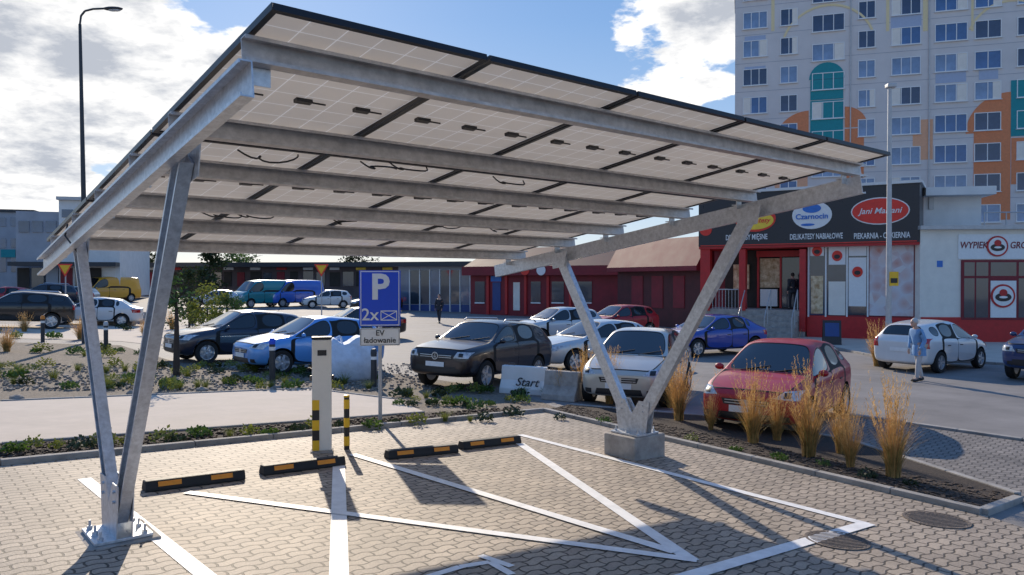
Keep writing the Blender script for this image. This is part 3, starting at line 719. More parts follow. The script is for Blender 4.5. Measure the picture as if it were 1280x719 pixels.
m=MB(); m.cyl((0,0,0),(0,0,1.2),.12,.11,16); m.cyl((0,0,1.2),(0,0,H),.10,.065,16); m.build('pole',M['steelpost'],rt,smooth=True)
m=MB(); m.bx(-.12,.20,-.14,.14,H-.02,H+.12); m.build('lamp_head',M['steelpost'],rt,bevel=.03)
m=MB(); m.bx(-.04,.28,-.13,-.12,2.45,2.95); m.build('yellow_sign',M['yel2'],rt)
m=MB(); m.bx(.0,.24,-.137,-.131,2.55,2.72); m.build('dark_mark',M['plastic'],rt)
def warnsign(px,d,label):
    x,y=pd(px,d); z0=g(x,y); rt=root('warning_sign',label,'road sign',(x,y,z0)); zc=2+13/F*d-z0
    m=MB(); m.cyl((0,0,0),(0,0,zc+.3),.04,n=10); m.build('pole',M['steelpost'],rt)
    m=MB(); m.prism([(-.48,.35),(0,-.48),(.48,.35)],(0,-.06,zc),(0,-.05,zc),(1,0,0),(0,0,1)); m.build('red_border',M['logor'],rt)
    m=MB(); m.prism([(-.34,.27),(0,-.30),(.34,.27)],(0,-.068,zc),(0,-.061,zc),(1,0,0),(0,0,1)); m.build('yellow_face',M['yel2'],rt)
warnsign(82,48,'inverted triangle yellow road sign at far left under the canopy edge')
warnsign(402,50,'inverted triangle yellow road sign above the distant white hatchback')
# ---------------------------------------------------------------- vegetation
def tuft_mesh(name,mat,n,h,spread,w,seed,curve=.5,seg=4):
    rnd=random.Random(seed); m=MB()
    for _ in range(n):
        a=rnd.uniform(0,2*math.pi); r0=rnd.uniform(0,spread*.25); hh=h*rnd.uniform(.55,1.0); out=spread*rnd.uniform(.1,1)*curve*2
        d=Vector((math.cos(a),math.sin(a),0)); q=Vector((-math.sin(a),math.cos(a),0)); vs=[]
        q=(q+Vector((rnd.uniform(-.8,.8),rnd.uniform(-.8,.8),0))).normalized()
        ww=w*rnd.uniform(.6,1.2)
        for k in range(seg+1):
            s=k/seg; c=d*(r0+out*s*s)+Vector((0,0,hh*(s-.12*s*s*s)))
            hw=ww*(1-s*.9)*.5; vs+=[c-q*hw,c+q*hw]
        m.add(vs,[(2*k,2*k+1,2*k+3,2*k+2) for k in range(seg)])
    return m.mesh(name,mat)
def plume_mesh(name,mat,n,h,spread,seed):
    rnd=random.Random(seed); m=MB()
    for _ in range(n):
        a=rnd.uniform(0,2*math.pi); out=spread*rnd.uniform(.05,1); hh=h*rnd.uniform(.60,1.15); d=Vector((math.cos(a),math.sin(a),0))
        top=d*out*1.15+Vector((rnd.uniform(-.05,.05),rnd.uniform(-.05,.05),hh)); base=d*out*.25+Vector((0,0,hh*.2)); mid=d*out*.75+Vector((0,0,hh*.66))
        m.cyl(base,mid,.0025,.002,3)
        ax=(top-mid)
        for k in range(18):
            c=mid+ax*(k/18); v=Vector((rnd.uniform(-1,1),rnd.uniform(-1,1),rnd.uniform(.4,1.6))).normalized()*.055*(1-.5*k/18); q=Vector((rnd.uniform(-1,1),rnd.uniform(-1,1),0)).normalized()*.005
            m.add([c-q,c+q,c+v],[(0,1,2)])
    return m.mesh(name,mat)
GV=[]
for i in range(4):
    GV.append((tuft_mesh('leaf_blades',M['strawg'],200,.62,.30,.009,10+i,.6),plume_mesh('seed_plumes',M['straw'],75,1.0,.30,20+i),tuft_mesh('dry_blades',M['straw'],240,.85,.32,.008,30+i,.6)))
gl=[(731,498,1.0,'behind the right carport foot, leftmost of the row'),(762,507,1.05,'just left of the concrete foot'),(849,528,1.15,'just right of the concrete foot'),(889,540,.55,'low, in front of the red hatchback nose'),
(942,557,1.1,'in front of the left headlight of the red hatchback'),(972,553,.8,'in front of the number plate of the red hatchback'),(1012,574,1.2,'in front of the right headlight of the red hatchback'),(1052,570,.9,'at the rear side of the red hatchback, slightly set back'),(1064,588,.7,'low, near the kerb right of the red hatchback'),(1118,600,1.15,'last and tallest at the right end of the strip'),(908,524,.85,'set back against the red hatchback bumper'),(700,500,.6,'small, behind the dark weathered block'),(838,512,.8,'set back behind the one beside the concrete foot')]
for i,(px,py,s,w) in enumerate(gl):
    x,y=gp(px,py); a=GV[i%4]; rt=root('ornamental_grass','straw coloured ornamental grass clump '+w,'grass clump',(x,y,g(x,y)+.03),i*1.3,'tall grasses in the planting strip'); rt.scale=(s*.9,s*.9,s)
    for nm,me in zip(('leaf_blades','seed_plumes','dry_blades'),a): newobj(nm,me,rt)
x,y=gp(1097,458); rt=root('ornamental_grass','yellow green grass clump left of the silver white hatchback','grass clump',(x,y,g(x,y)),.5); rt.scale=(1.3,1.3,1.3)
for nm,me in zip(('leaf_blades','seed_plumes','dry_blades'),GV[0]): newobj(nm,me,rt)
def leafy_mesh(name,mat,n,r,h,ls,seed):
    rnd=random.Random(seed); m=MB()
    for _ in range(n):
        a=rnd.uniform(0,6.283); rr=r*math.sqrt(rnd.random()); z=h*rnd.uniform(.1,1)*(1-.5*(rr/r)**2)
        c=Vector((rr*math.cos(a),rr*math.sin(a),z)); t=Vector((rnd.uniform(-1,1),rnd.uniform(-1,1),rnd.uniform(-.2,1))).normalized()*ls*rnd.uniform(.6,1.3); b=t.orthogonal().normalized()*ls*.35
        m.add([c,c+t*.5+b,c+t,c+t*.5-b],[(0,1,2,3)])
    return m.mesh(name,mat)
PVm=[leafy_mesh('leaves',M['leaf'],110,.17,.16,.07,1),leafy_mesh('leaves',M['leafy'],90,.15,.2,.06,2),tuft_mesh('leaves',M['leafy'],120,.26,.22,.008,3,.6),leafy_mesh('leaves',M['leafd'],110,.18,.15,.07,4)]
rnd=random.Random(5)
def plants(n,fn,lab,grp,smin=.7,smax=1.3):
    for i in range(n):
        px,py=fn(i,n); x,y=gp(px,py); o=newobj('bedding_plant',rnd.choice(PVm)); o.location=(x,y,g(x,y)+.015); o.rotation_euler=(0,0,rnd.uniform(0,6)); s=rnd.uniform(smin,smax); o.scale=(s,s,s)
        tag(o,lab,'plant',grp)
plants(22,lambda i,n:(15+i*30+rnd.uniform(-10,10),568-(15+i*30)*.070+rnd.uniform(-3,3)),'low green bedding plant in the dark mulch strip along the kerb','low plants in the mulch strip along the kerb',.5,1.0)
plants(95,lambda i,n:(rnd.uniform(-5,470),[458,464,471,478,484][i%5]+rnd.uniform(-2,2)+3),'low green plant in the gravel bed behind the pale sidewalk','low plants in the gravel bed behind the sidewalk',.7,1.3)
plants(30,lambda i,n:(rnd.uniform(485,690),rnd.uniform(488,513)),'low green plant in the bed around the parking sign and the SUV nose','low plants right of the parking sign',.6,1.2)
plants(20,lambda i,n:(rnd.uniform(-30,225),rnd.uniform(410,450)),'small plant in the pale far gravel at left','small plants in the far left gravel',.8,1.6)
plants(9,lambda i,n:(700+i*55,521+ (i*55)*.19+rnd.uniform(-2,6)),'small green plant in the dark mulch at the foot of the tall grasses','small plants under the tall grasses',.5,.8)
def stones(name,n,fn,smin,smax,mat,seed,label,cat):
    r=random.Random(seed); m=MB()
    for i in range(n):
        x,y=fn(r); s=r.uniform(smin,smax)
        bm=[Vector((sx*s*r.uniform(.6,1.2),sy*s*r.uniform(.6,1.2),sz*s*r.uniform(.4,.8)+.3*s)) for sx in(-.5,.5) for sy in(-.5,.5) for sz in(-.5,.5)]
        T=Matrix.Translation((x,y,g(x,y)+.015))@Matrix.Rotation(r.uniform(0,3),4,'Z')
        m.add(bm,[(0,1,3,2),(4,6,7,5),(0,4,5,1),(2,3,7,6),(0,2,6,4),(1,5,7,3)],T)
    tag(m.build(name,mat),label,cat,None,'stuff')
stones('gravel_stones',2200,lambda r:gp(r.uniform(-20,540),r.uniform(456,490)),.02,.065,M['stone'],1,'loose grey brown stones in the gravel bed','gravel')
def ms(r):
    t=r.random(); s=r.random(); a=Vector(CN).lerp(Vector(RE),t); b=Vector(bk[0]).lerp(Vector(bk[3]),t); p=a.lerp(b,.1+.8*s); return p.x,p.y
stones('bark_chips',2500,ms,.02,.05,M['chips'],2,'dark bark chips in the planting strip','mulch')
def ms2(r):
    px=r.uniform(-20,650); py=r.uniform(0,1); a=557-px*.077; b=583-px*.1; return gp(px,a+3+(b-a-5)*py)
stones('bark_chips',1500,ms2,.02,.05,M['chips'],3,'dark chips in the strip between sidewalk and kerb','mulch')
for i,(px,py,s) in enumerate([(120,497,.13),(165,494,.11),(252,490,.12),(345,487,.10),(20,501,.13)]):
    x,y=gp(px,py); bm=bmesh.new(); bmesh.ops.create_icosphere(bm,subdivisions=2,radius=1)
    for v in bm.verts: v.co=Vector((v.co.x*s*random.uniform(.9,1.15),v.co.y*s*.7,(v.co.z*.5+.3)*s*random.uniform(.9,1.1)))
    me=bpy.data.meshes.new('edging_rock'); bm.to_mesh(me); bm.free(); me.materials.append(M['stone']); o=newobj('edging_rock',me); o.location=(x,y,g(x,y)); tag(o,'grey rock edging the far side of the pale sidewalk','rock','rocks along the sidewalk edge')
def tree(x,y,H,cr,label,lm,n=1400,trunk=.07,cone=False,seed=1,cz=.35,name='tree',ls=.12):
    r=random.Random(seed); z0=g(x,y); rt=root(name,label,'tree',(x,y,z0),r.uniform(0,6))
    m=MB(); m.cyl((0,0,-.1),(.05,.02,H*.5),trunk,trunk*.6,10); m.cyl((.05,.02,H*.5),(0,0,H*.9),trunk*.6,trunk*.15,8)
    for k in range(9):
        a=r.uniform(0,6.28); z=H*r.uniform(cz,.8); m.cyl((.03,.01,z),(cr*.8*math.cos(a),cr*.8*math.sin(a),z+H*.12),trunk*.35,trunk*.08,6)
    m.build('trunk',M['bark'],rt,smooth=True)
    m=MB(); cl=[]
    for k in range(26):
        a=r.uniform(0,6.28); t=r.random(); z=H*(cz+(1-cz)*t); lim=cr*((1-t)*.95+.08 if cone else math.sin(math.pi*min(.97,.12+t*.85))); rr=lim*r.uniform(.2,.95)
        cl.append((Vector((rr*math.cos(a),rr*math.sin(a),z)),cr*r.uniform(.22,.42)))
    for k in range(n):
        c,s=r.choice(cl); v=Vector((r.gauss(0,1),r.gauss(0,1),r.gauss(0,.8))).normalized()*s*r.random()**.5; p=c+v
        t=Vector((r.uniform(-1,1),r.uniform(-1,1),r.uniform(-.6,.6))).normalized()*ls*r.uniform(.6,1.3); b=t.orthogonal().normalized()*ls*.4
        m.add([p,p+t*.5+b,p+t,p+t*.5-b],[(0,1,2,3)])
    m.build('crown',lm,rt)
x,y=gp(220,471); tree(x,y,2.35,.38,'young tree with a dark trunk just right of the left carport legs',M['leaf'],220,.085,seed=4,cz=.66,ls=.09)
for i,(px,d,H,cr,lm,lab,cone) in enumerate([(258,30,2.3,1.1,'leafy','round yellow green shrub behind the navy hatchback',0),(284,31,1.9,1.0,'leaf','green shrub right of the yellow green one',0),(236,33,2.9,1.0,'leafd','dark bushy conifer above the shrubs',1),
 (262,80,6.0,2.6,'leafd','distant dark tree behind the market hall, left one',1),(180,92,6.0,3.2,'leafd','distant tree above the minibus',0),(300,95,6.0,3.4,'leaf','distant green tree behind the teal van',0),(450,95,5.6,3.4,'leafd','distant tree left of the glass pavilion',0),(30,92,5,3,'leafd','distant tree at the far left edge',0)]):
    x,y=pd(px,d); tree(x,y,H,cr,lab,M[lm],1800,.06*H/3,bool(cone),seed=20+i,cz=.08 if d<60 else .2,name='shrub' if H<3 else 'tree',ls=.11 if d<60 else .3)
for i,(px,py,s) in enumerate([(100,425,1.2),(180,420,1.0),(215,412,1.3),(30,415,1.1),(60,409,1.0),(240,405,1.4),(8,440,1.1)]):
    x,y=gp(px,py); rt=root('dry_grass','dry ochre grass tuft in the far left gravel bed','grass clump',(x,y,g(x,y)),i,'dry grass tufts at far left'); rt.scale=(s,s,s*.7)
    for nm,me in zip(('leaf_blades','seed_plumes','dry_blades'),GV[i%3]): newobj(nm,me,rt)
# ---------------------------------------------------------------- buildings
class Fac:
    def __init__(s,pxl,dl,pxr,dr,z0=None):
        s.p=Vector(pd(pxl,dl)); q=Vector(pd(pxr,dr)); e=q-s.p; s.L=e.length; s.e=e.normalized(); s.a=math.atan2(e.y,e.x)
        s.z0=min(g(*s.p),g(*q))-.05 if z0 is None else z0
    def at(s,px,py):
        a=(px-640)/F; t=(a*s.p.y-s.p.x)/(s.e.x-a*s.e.y); y=s.p.y+t*s.e.y
        return t,CH-(py-HY)/F*y-s.z0
    def root(s,name,label,cat='building'): return root(name,label,cat,(s.p.x,s.p.y,s.z0),s.a)
    def rect(s,mb,px0,px1,pt,pb,y0,y1):
        pm_=(px0+px1)/2; x0=s.at(px0,0)[0];x1=s.at(px1,0)[0]; zt=s.at(pm_,pt)[1]; zb=s.at(pm_,pb)[1]
        mb.bx(x0,x1,y0,y1,zb,zt); return (x0,x1,zb,zt)
    def part(s,name,mat,rt,px0,px1,pt,pb,y0,y1,bevel=0):
        m=MB(); s.rect(m,px0,px1,pt,pb,y0,y1); return m.build(name,mat,rt,bevel=bevel)
T=Fac(918,76,1420,66.2,z0=-.7); tw=T.root('apartment_tower','tall pale grey apartment block with teal and orange painted bays rising behind the shops','apartment block')
m=MB(); m.bx(0,T.L,0,14,0,34); m.build('wall',M['tower'],tw)
m=MB(); m.bx(-.2,T.L+.2,-.2,14.2,34,34.6); m.build('roof_parapet',M['greyb'],tw)
cols=[(943,2.3),(985,1.6),(1034,2.9),(1082,1.5),(1131,2.5),(1187,2.7),(1233,2.15),(1290,2.6),(1340,1.6),(1390,2.0)]
wz=T.at(1187,117)[1]
def winmesh(w,h):
    a=MB(); t=.07
    a.bx(-w/2,w/2,-.09,.02,-h/2,-h/2+t);a.bx(-w/2,w/2,-.09,.02,h/2-t,h/2)
    n=3 if w>2.2 else 2
    for i in range(n+1):
        x=-w/2+t/2+(w-t)*i/n; a.bx(x-t/2,x+t/2,-.088,.018,-h/2+t,h/2-t)
    b=MB(); b.bx(-w/2+t,w/2-t,-.04,-.03,-h/2+t,h/2-t)
    c=MB(); c.bx(-w/2-.08,w/2+.08,-.16,.02,-h/2-.06,-h/2-.002)
    d=MB(); d.bx(-w/2+t,-w/2+t+(w-2*t)*.30,-.052,-.041,-h/2+t,h/2-t)
    return a.mesh('window',M['white']),b.mesh('pane',M['tglass']),c.mesh('sill',M['whitew']),d.mesh('curtain',M['cream'])
cache={}; rw=random.Random(4)
pcol=[pm('tower_sky_reflection_%s'%n,c,rough=.15,var=.35,scale=.6,coat=.6) for n,c in (('blue',(.05,.13,.30)),('pale',(.18,.27,.42)),('deep',(.03,.055,.12)))]  # pane colours imitate blue reflections in the tower windows
for ci,(px,w) in enumerate(cols):
    x=T.at(px,0)[0]
    if w not in cache: cache[w]=winmesh(w,1.65)
    off=-.9 if ci==2 else 0
    for k in range(-6,5):
        z=wz+k*2.8+off
        if z<3: continue
        o=newobj('window',cache[w][0],tw); o.location=(x,0,z); pn=newobj('pane',cache[w][1],o); newobj('sill',cache[w][2],o)
        pn.material_slots[0].link='OBJECT'; pn.material_slots[0].material=rw.choice(pcol)
        if rw.random()<.4:
            cu=newobj('curtain',cache[w][3],o); cu.location=(rw.choice([0,(w-.14)*.70]),0,0)
def tp(mat,a,b,t,bt,y=-.03,name='painted_panel'): T.part(name,M[mat],tw,a,b,t,bt,y,.02)
for a,b,t,bt,mm in ((1012,1053,100,125,'teal'),(1012,1053,126,190,'teal'),(1262,1305,100,170,'teal')): tp(mm,a,b,t,bt,-.05)
for a,b in ((963,967),(1106,1110),(1152,1158),(1212,1215)): tp('towery',a,b,-20,40,-.02,'pale_strip')
for a,b,t,bt in ((1168,1206,-30,12),(1168,1206,90,104),(1112,1150,20,36),(1222,1246,85,100),(930,956,84,97),(930,956,46,60)): tp('towerb',a,b,t,bt,-.02)
def arc(mat,px,pyb,rad,a0,a1,rin=0,y=-.04,name='painted_arch'):
    x,z=T.at(px,pyb); n=16; pts=[]
    for i in range(n+1):
        t=R(a0+(a1-a0)*i/n); pts.append((x+rad*math.cos(t),z+rad*math.sin(t)))
    if rin:
        for i in range(n,-1,-1):
            t=R(a0+(a1-a0)*i/n); pts.append((x+rin*math.cos(t),z+rin*math.sin(t)))
    elif a1-a0<120: pts.append((x,z))
    m=MB(); m.prism(pts,(0,y,0),(0,.02,0),(1,0,0),(0,0,1)); m.build(name,M[mat],tw)
arc('orangew',1010,180,3.2,90,180,y=-.035); tp('pinkw',968,1009,181,262,-.033)
arc('orangew',1055,160,2.0,0,90,y=-.035); tp('orangew',1055,1079,161,262,-.033)
arc('teal',1032.5,99.5,1.6,0,180,y=-.045)
arc('towery',1033,62,4.3,20,160,rin=4.1,y=-.05,name='arch_line')
arc('orangew',1262,165,3.6,90,180,y=-.035); tp('orangew',1216,1262,166,275,-.033)
tp('orangew',1263,1305,172,230,-.034); tp('pinkw',1140,1165,150,200,-.02); tp('pinkw',1225,1245,-10,4,-.02)
arc('towery',1262,50,3.6,20,160,rin=3.4,y=-.05,name='arch_line')
for px in (1062,1160):
    x=T.at(px,0)[0]; m=MB(); m.bx(x-.05,x+.05,-.12,0,0,34); m.build('downpipe',M['steelpost'],tw)
# panel joints of the prefabricated facade
for k in range(-6,6):
    m=MB(); z=wz+k*2.8-1.4; m.bx(0,T.L,-.012,.0,z-.02,z+.02); m.build('panel_joint',M['greyb'],tw)
# --- shop
S=Fac(877,38,1150,33); sh=S.root('grocery_shop','single storey shop with a long black fascia, round logos and burgundy columns','shop')
_,_,_,zt=S.rect(MB(),877,1150,236,305,0,1); m=MB(); m.bx(0,S.L,2.2,14,0,zt-.1); m.build('wall',M['burg'],sh)
_,_,zb,zt=S.rect(MB(),880,1147,238,306,0,1)
m=MB(); m.bx(0,S.L,-.5,2.2,zb,zt); m.build('fascia',M['fascia'],sh)
m=MB(); m.bx(-.1,S.L+.1,-.62,2.3,zt,zt+.12); m.build('fascia_cap',M['whitew'],sh)
m=MB(); m.bx(0,S.L,-.45,2.15,zb-.12,zb-.002); m.build('soffit',M['redp'],sh)
zp=S.at(960,387)[1]
m=MB(); xa=S.at(1007,0)[0]; m.bx(0,xa,-.3,2.2,0,zp); m.build('platform',M['conc'],sh)
def spart(name,mat,a,b,t,bt,y0,y1): return S.part(name,M[mat],sh,a,b,t,bt,y0,y1)
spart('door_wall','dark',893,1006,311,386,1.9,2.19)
spart('shelf_display','warm',940,978,322,360,1.6,1.88)
spart('shelf_display','warm',905,925,330,362,1.7,1.89)
spart('counter','white',941,963,362,384,1.5,1.7)
for a,b in ((878,890),(926,934),(1001,1008.5)):
    spart('column','redp',a,b,312,388 if a<1000 else 414,-.35,.0)
spart('door_frame','redp',936,1000,312,320,1.5,1.6)
for a in (937,966,997): spart('door_post','redp',a,a+2.5,320,386,1.48,1.6)
spart('door_glass','bglass',969,997,321,386,1.54,1.56)
m=MB(); x0=S.at(932,0)[0];x1=S.at(1000,0)[0]
for i in range(4): m.bx(x0,x1,-.3-.32*(4-i)+.002,-.3-.32*(3-i),0,zp*(i+1)/5)
m.build('steps',M['conc'],sh)
for xq in (x0+.05,(x0+x1)/2,x1-.05):
    m=MB(); m.tube([(xq,-.3,zp),(xq,-.3,zp+.95),(xq,-1.6,.95),(xq,-1.6,0)],.025,8); m.cyl((xq,-.95,zp*.5),(xq,-.95,.95+zp*.5),.02,n=6); m.build('handrail',M['steelpost'],sh)
m=MB(); x0=S.at(893,0)[0];x1=S.at(925,0)[0]
for i in range(9): m.cyl((x0+(x1-x0)*i/8,-.28,zp),(x0+(x1-x0)*i/8,-.28,zp+.95),.015,n=6)
m.tube([(x0,-.28,zp+.95),(x1,-.28,zp+.95)],.025,8); m.build('railing',M['steelpost'],sh)
spart('window_wall','burg',1009,1147,306,424,-.02,2.2)
spart('base_wall','redp',1009,1147,396,430,-.06,-.022)
for a,b,mm in ((1012,1031,'bglass'),(1034,1058,'bglass'),(1060,1084,'bglass')):
    spart('shop_window',mm,a,b,308,394,-.04,-.022)
    spart('window_rail','white',a,b,306,309,-.07,-.042)
for a in (1010,1031.5,1058,1084): spart('window_post','white',a,a+2,306,396,-.08,-.043)
spart('white_poster','white',1061,1083,322,383,-.055,-.045)
spart('white_poster','white',1036,1057,307,331,-.056,-.046); spart('white_poster','cream',1036,1057,352,394,-.056,-.046)
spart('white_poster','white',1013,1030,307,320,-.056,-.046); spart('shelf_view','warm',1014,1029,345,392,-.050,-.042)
spart('white_poster','white',1061,1083,307,320,-.056,-.046)
spart('food_poster','poster',1087,1142,306,395,-.06,-.03)
def disc(fc,rt,mat,px,py,rx,rz,y,name='round_logo',hh=.03):
    x,z=fc.at(px,py); m=MB(); m.prism([(rx*math.cos(2*math.pi*i/28),rz*math.sin(2*math.pi*i/28)) for i in range(28)],(x,y,z),(x,y+hh,z),(1,0,0),(0,0,1)); o=m.build(name,M[mat],rt); return x,z
def slabel(fc,rt,s,px,py,size,mat,y,**k):
    x,z=fc.at(px,py); return text('lettering',s,size,M[mat],rt,(x,y,z),**k)
for px,py in ((1046.5,320),(1072,340),(1021.5,314)): disc(S,sh,'logor',px,py,.22,.24,-.075,hh=.015); disc(S,sh,'plastic',px,py+1,.13,.10,-.085,hh=.012)
disc(S,sh,'logor',947,275,.95,.60,-.53);disc(S,sh,'logoy',947,277,.85,.42,-.545);slabel(S,sh,'Delikatesy',947,277,.32,'logor',-.55,bold=.02,shear=.3)
disc(S,sh,'white',1017,270,.86,.64,-.53);disc(S,sh,'logob',1017,262,.4,.20,-.545);disc(S,sh,'logob',1012,282,.3,.06,-.545);slabel(S,sh,'Czarnocin',1017,272,.34,'logob',-.56,bold=.02)
disc(S,sh,'white',1101,265,1.17,.60,-.53);disc(S,sh,'logor',1101,265,1.12,.55,-.545);slabel(S,sh,'Jani Mariani',1101,265,.36,'white',-.56,bold=.01,shear=.3)
disc(S,sh,'logor',886,288,.3,.3,-.53)
slabel(S,sh,'DELIKATESY MIĘSNE',936,297.5,.36,'white',-.51,bold=.014,sx=.60)
slabel(S,sh,'DELIKATESY NABIAŁOWE',1022,296.5,.36,'white',-.51,bold=.014,sx=.55)
slabel(S,sh,'PIEKARNIA - CUKIERNIA',1103,295.5,.36,'white',-.51,bold=.014,sx=.57)
m=MB(); m.bx(.1,S.L-.1,-.515,-.5,zb+.02,zb+.06); m.build('fascia_stripe',M['logor'],sh)
x,y=pd(1040,31.2); ab=root('a_board','small black pavement board standing on the kerb in front of the shop windows','sign board',(x,y,g(x,y)),-.3)
for s in (-1,1):
    m=MB(); m.prism([(-.35,0),(.35,0),(.35,1.0),(-.35,1.0)],(0,s*.25,0),(0,s*.25+.03,0),(1,0,0),(0,-s*.22,1)); m.build('board',M['plastic'],ab)
m=MB(); m.prism([(-.27,.35),(.27,.35),(.27,.9),(-.27,.9)],(0,-.262,0),(0,-.253,0),(1,0,0),(0,.22,1)); m.build('face',M['bluep'],ab)
# --- bakery building
B=Fac(1150,32.6,1420,32.0); bk_=B.root('bakery_building','low cream building with a red framed window and red base at the right edge','shop')
_,_,_,bt=B.rect(MB(),1152,1280,287,425,0,1)
m=MB(); m.bx(0,B.L,0,12,0,bt); m.build('wall',M['cream'],bk_)
m=MB(); m.bx(-.1,B.L,-.25,12.1,bt,bt+.16); m.build('roof_edge',M['steelpost'],bk_)
B.part('base_wall',M['redp'],bk_,1151,1420,397,440,-.05,.0)
B.part('sign_board',M['white'],bk_,1197,1330,293,324,-.06,.0)
slabel(B,bk_,'WYPIEKI',1217,307,.40,'burg',-.07,bold=.012,sx=.80,shear=.15)
slabel(B,bk_,'GROSS',1276,307,.40,'burg',-.07,bold=.012,sx=.80,shear=.15)
def round_logo(px,py,r,y):
    disc(B,bk_,'redp',px,py,r,r,y);disc(B,bk_,'white',px,py,r*.84,r*.84,y-.012);disc(B,bk_,'plastic',px,py+1.5,r*.66,r*.36,y-.024);disc(B,bk_,'redp',px,py-4,r*.32,r*.3,y-.03);disc(B,bk_,'white',px,py+1.5,r*.34,r*.10,y-.036)
round_logo(1245,308,.44,-.10)
B.part('window_frame',M['burg'],bk_,1201,1330,325,400,-.07,.0)
for a,b in ((1204,1217),(1219,1234),(1272,1290)):
    for t,bb in ((328,345),(348,397)): B.part('window_pane',M['bglass'],bk_,a,b,t,bb,-.08,-.071)
B.part('poster',M['white'],bk_,1237,1269,351,397,-.085,-.071); B.part('window_pane',M['bglass'],bk_,1237,1269,328,345,-.08,-.071)
round_logo(1252,370,.50,-.12)
B.part('house_plate',M['logob'],bk_,1171,1178,326,334,-.02,0)
m=MB()
for i in range(10): m.cyl((2.8+i*.9,.3,bt+.1),(2.8+i*.9,.3,bt+.75),.025,n=6)
m.tube([(2.8,.3,bt+.75),(11,.3,bt+.75)],.03,6); m.build('roof_railing',M['steelpost'],bk_)
W=Fac(1152,35,1236,34.4); wb=W.root('white_annex','white rendered block with a flat overhanging roof between shop and tower','building')
W.part('wall',M['whitew'],wb,1152,1226,246,430,0,8); W.part('roof_slab',M['whitew'],wb,1150,1236,236,246,-.8,8.2)
W.part('wall_lamp',M['steelpost'],wb,1160,1166,247,262,-.1,-.001)
# --- red pavilion
Q=Fac(588,56,772,50); rp=Q.root('red_pavilion','long burgundy pavilion with a dark red sloping roof and white trimmed doors','pavilion')
def qp(name,mat,a,b,t,bt,y0,y1): return Q.part(name,M[mat],rp,a,b,t,bt,y0,y1)
_,_,_,zq=Q.rect(MB(),600,760,342,395,0,1)
m=MB(); m.bx(0,Q.L,0,10,0,zq); m.build('wall',M['burg'],rp)
zr=Q.at(680,306)[1]
m=MB(); m.prism([(-.5,zq-.1),(-.5,zq+.5),(3.5,zr),(10,zr),(10,zq-.1)],(-.3,0,0),(Q.L+.3,0,0),(0,1,0),(0,0,1)); m.build('roof',M['burgd'],rp)
m=MB(); m.bx(-.35,Q.L+.35,-.62,-.502,zq-.12,zq+.52); m.build('fascia_board',M['burg'],rp)
qp('blue_sign','logob',614,627,345,352,-.06,0); qp('door','bluep',616,626,353,388,-.05,0); qp('door','cream',642,650,353,388,-.05,0)
for a,b in ((594,606),(664,676),(690,705),(722,740)): qp('window','bglass',a,b,352,378,-.04,0); qp('window_sill','white',a,b,378,379.5,-.08,0)
for px,mm in ((682,'white'),(662,'logor')): disc(Q,rp,mm,px,338,.35,.35,-.68)
for a in (609,632,656,684,712): qp('pilaster','redp',a,a+3,345,393,-.12,0)
Q2=Fac(772,47,880,40); r2=Q2.root('red_wall_building','dark red blank walled building with a steep sloping roof behind the blue saloon','building')
_,_,_,z2=Q2.rect(MB(),775,876,338,395,0,1); zr2=Q2.at(830,298)[1]
m=MB(); m.bx(0,Q2.L,0,9,0,z2); m.build('wall',M['burgd'],r2)
m=MB(); m.prism([(-.6,z2-.05),(-.6,z2+.2),(.4,zr2),(9,zr2),(9,z2-.05)],(-.3,0,0),(Q2.L+.1,0,0),(0,1,0),(0,0,1)); m.build('roof',M['burg'],r2)
for a in (790,815,842): Q2.part('wall_panel',M['burg'],r2,a,a+14,345,385,-.04,0)
# --- glass pavilion
Gf=Fac(498,60,590,58); gf=Gf.root('glass_pavilion','blue framed pavilion with tall shop windows left of the red pavilion','pavilion')
_,_,_,zg=Gf.rect(MB(),505,588,333,392,0,1)
m=MB(); m.bx(0,Gf.L,0,9,0,zg); m.build('wall',M['greyb'],gf)
m=MB(); m.bx(-.3,Gf.L+.1,-.6,9.2,zg,zg+.35); m.build('roof_slab',M['lampdark'],gf)
for i in range(7):
    a=501+i*12.6; Gf.part('shop_window',M['bglass' if i%3 else 'tglass'],gf,a,a+10.8,338,380,-.05,0); Gf.part('blue_panel',M['bluep'],gf,a,a+10.8,381,390,-.05,0)
    Gf.part('window_post',M['white'],gf,a+11,a+12,337,390,-.1,0)
# --- market hall far
H_=Fac(60,88,498,84); mh=H_.root('market_hall','long low dark market hall across the back of the car park','market hall')
zh=H_.at(300,334)[1]
m=MB(); m.bx(0,H_.L,0,12,0,zh); m.build('wall',M['hall'],mh)
m=MB(); m.bx(-.3,H_.L+.3,-1.5,12.3,zh,zh+.5); m.build('roof_slab',M['lampdark'],mh)
rr=random.Random(9)
for i in range(26):
    a=66+i*16.5; H_.part('stall_front',M[rr.choice(['bglass','dark','greyb','dark','burg','bglass'])],mh,a,a+rr.uniform(9,14),339+rr.uniform(0,2),358,-.1,0)
    if i%2: H_.part('stall_sign',M[rr.choice(['white','redp','logoy','logob'])],mh,a,a+12,334.5,337.5,-.16,0)
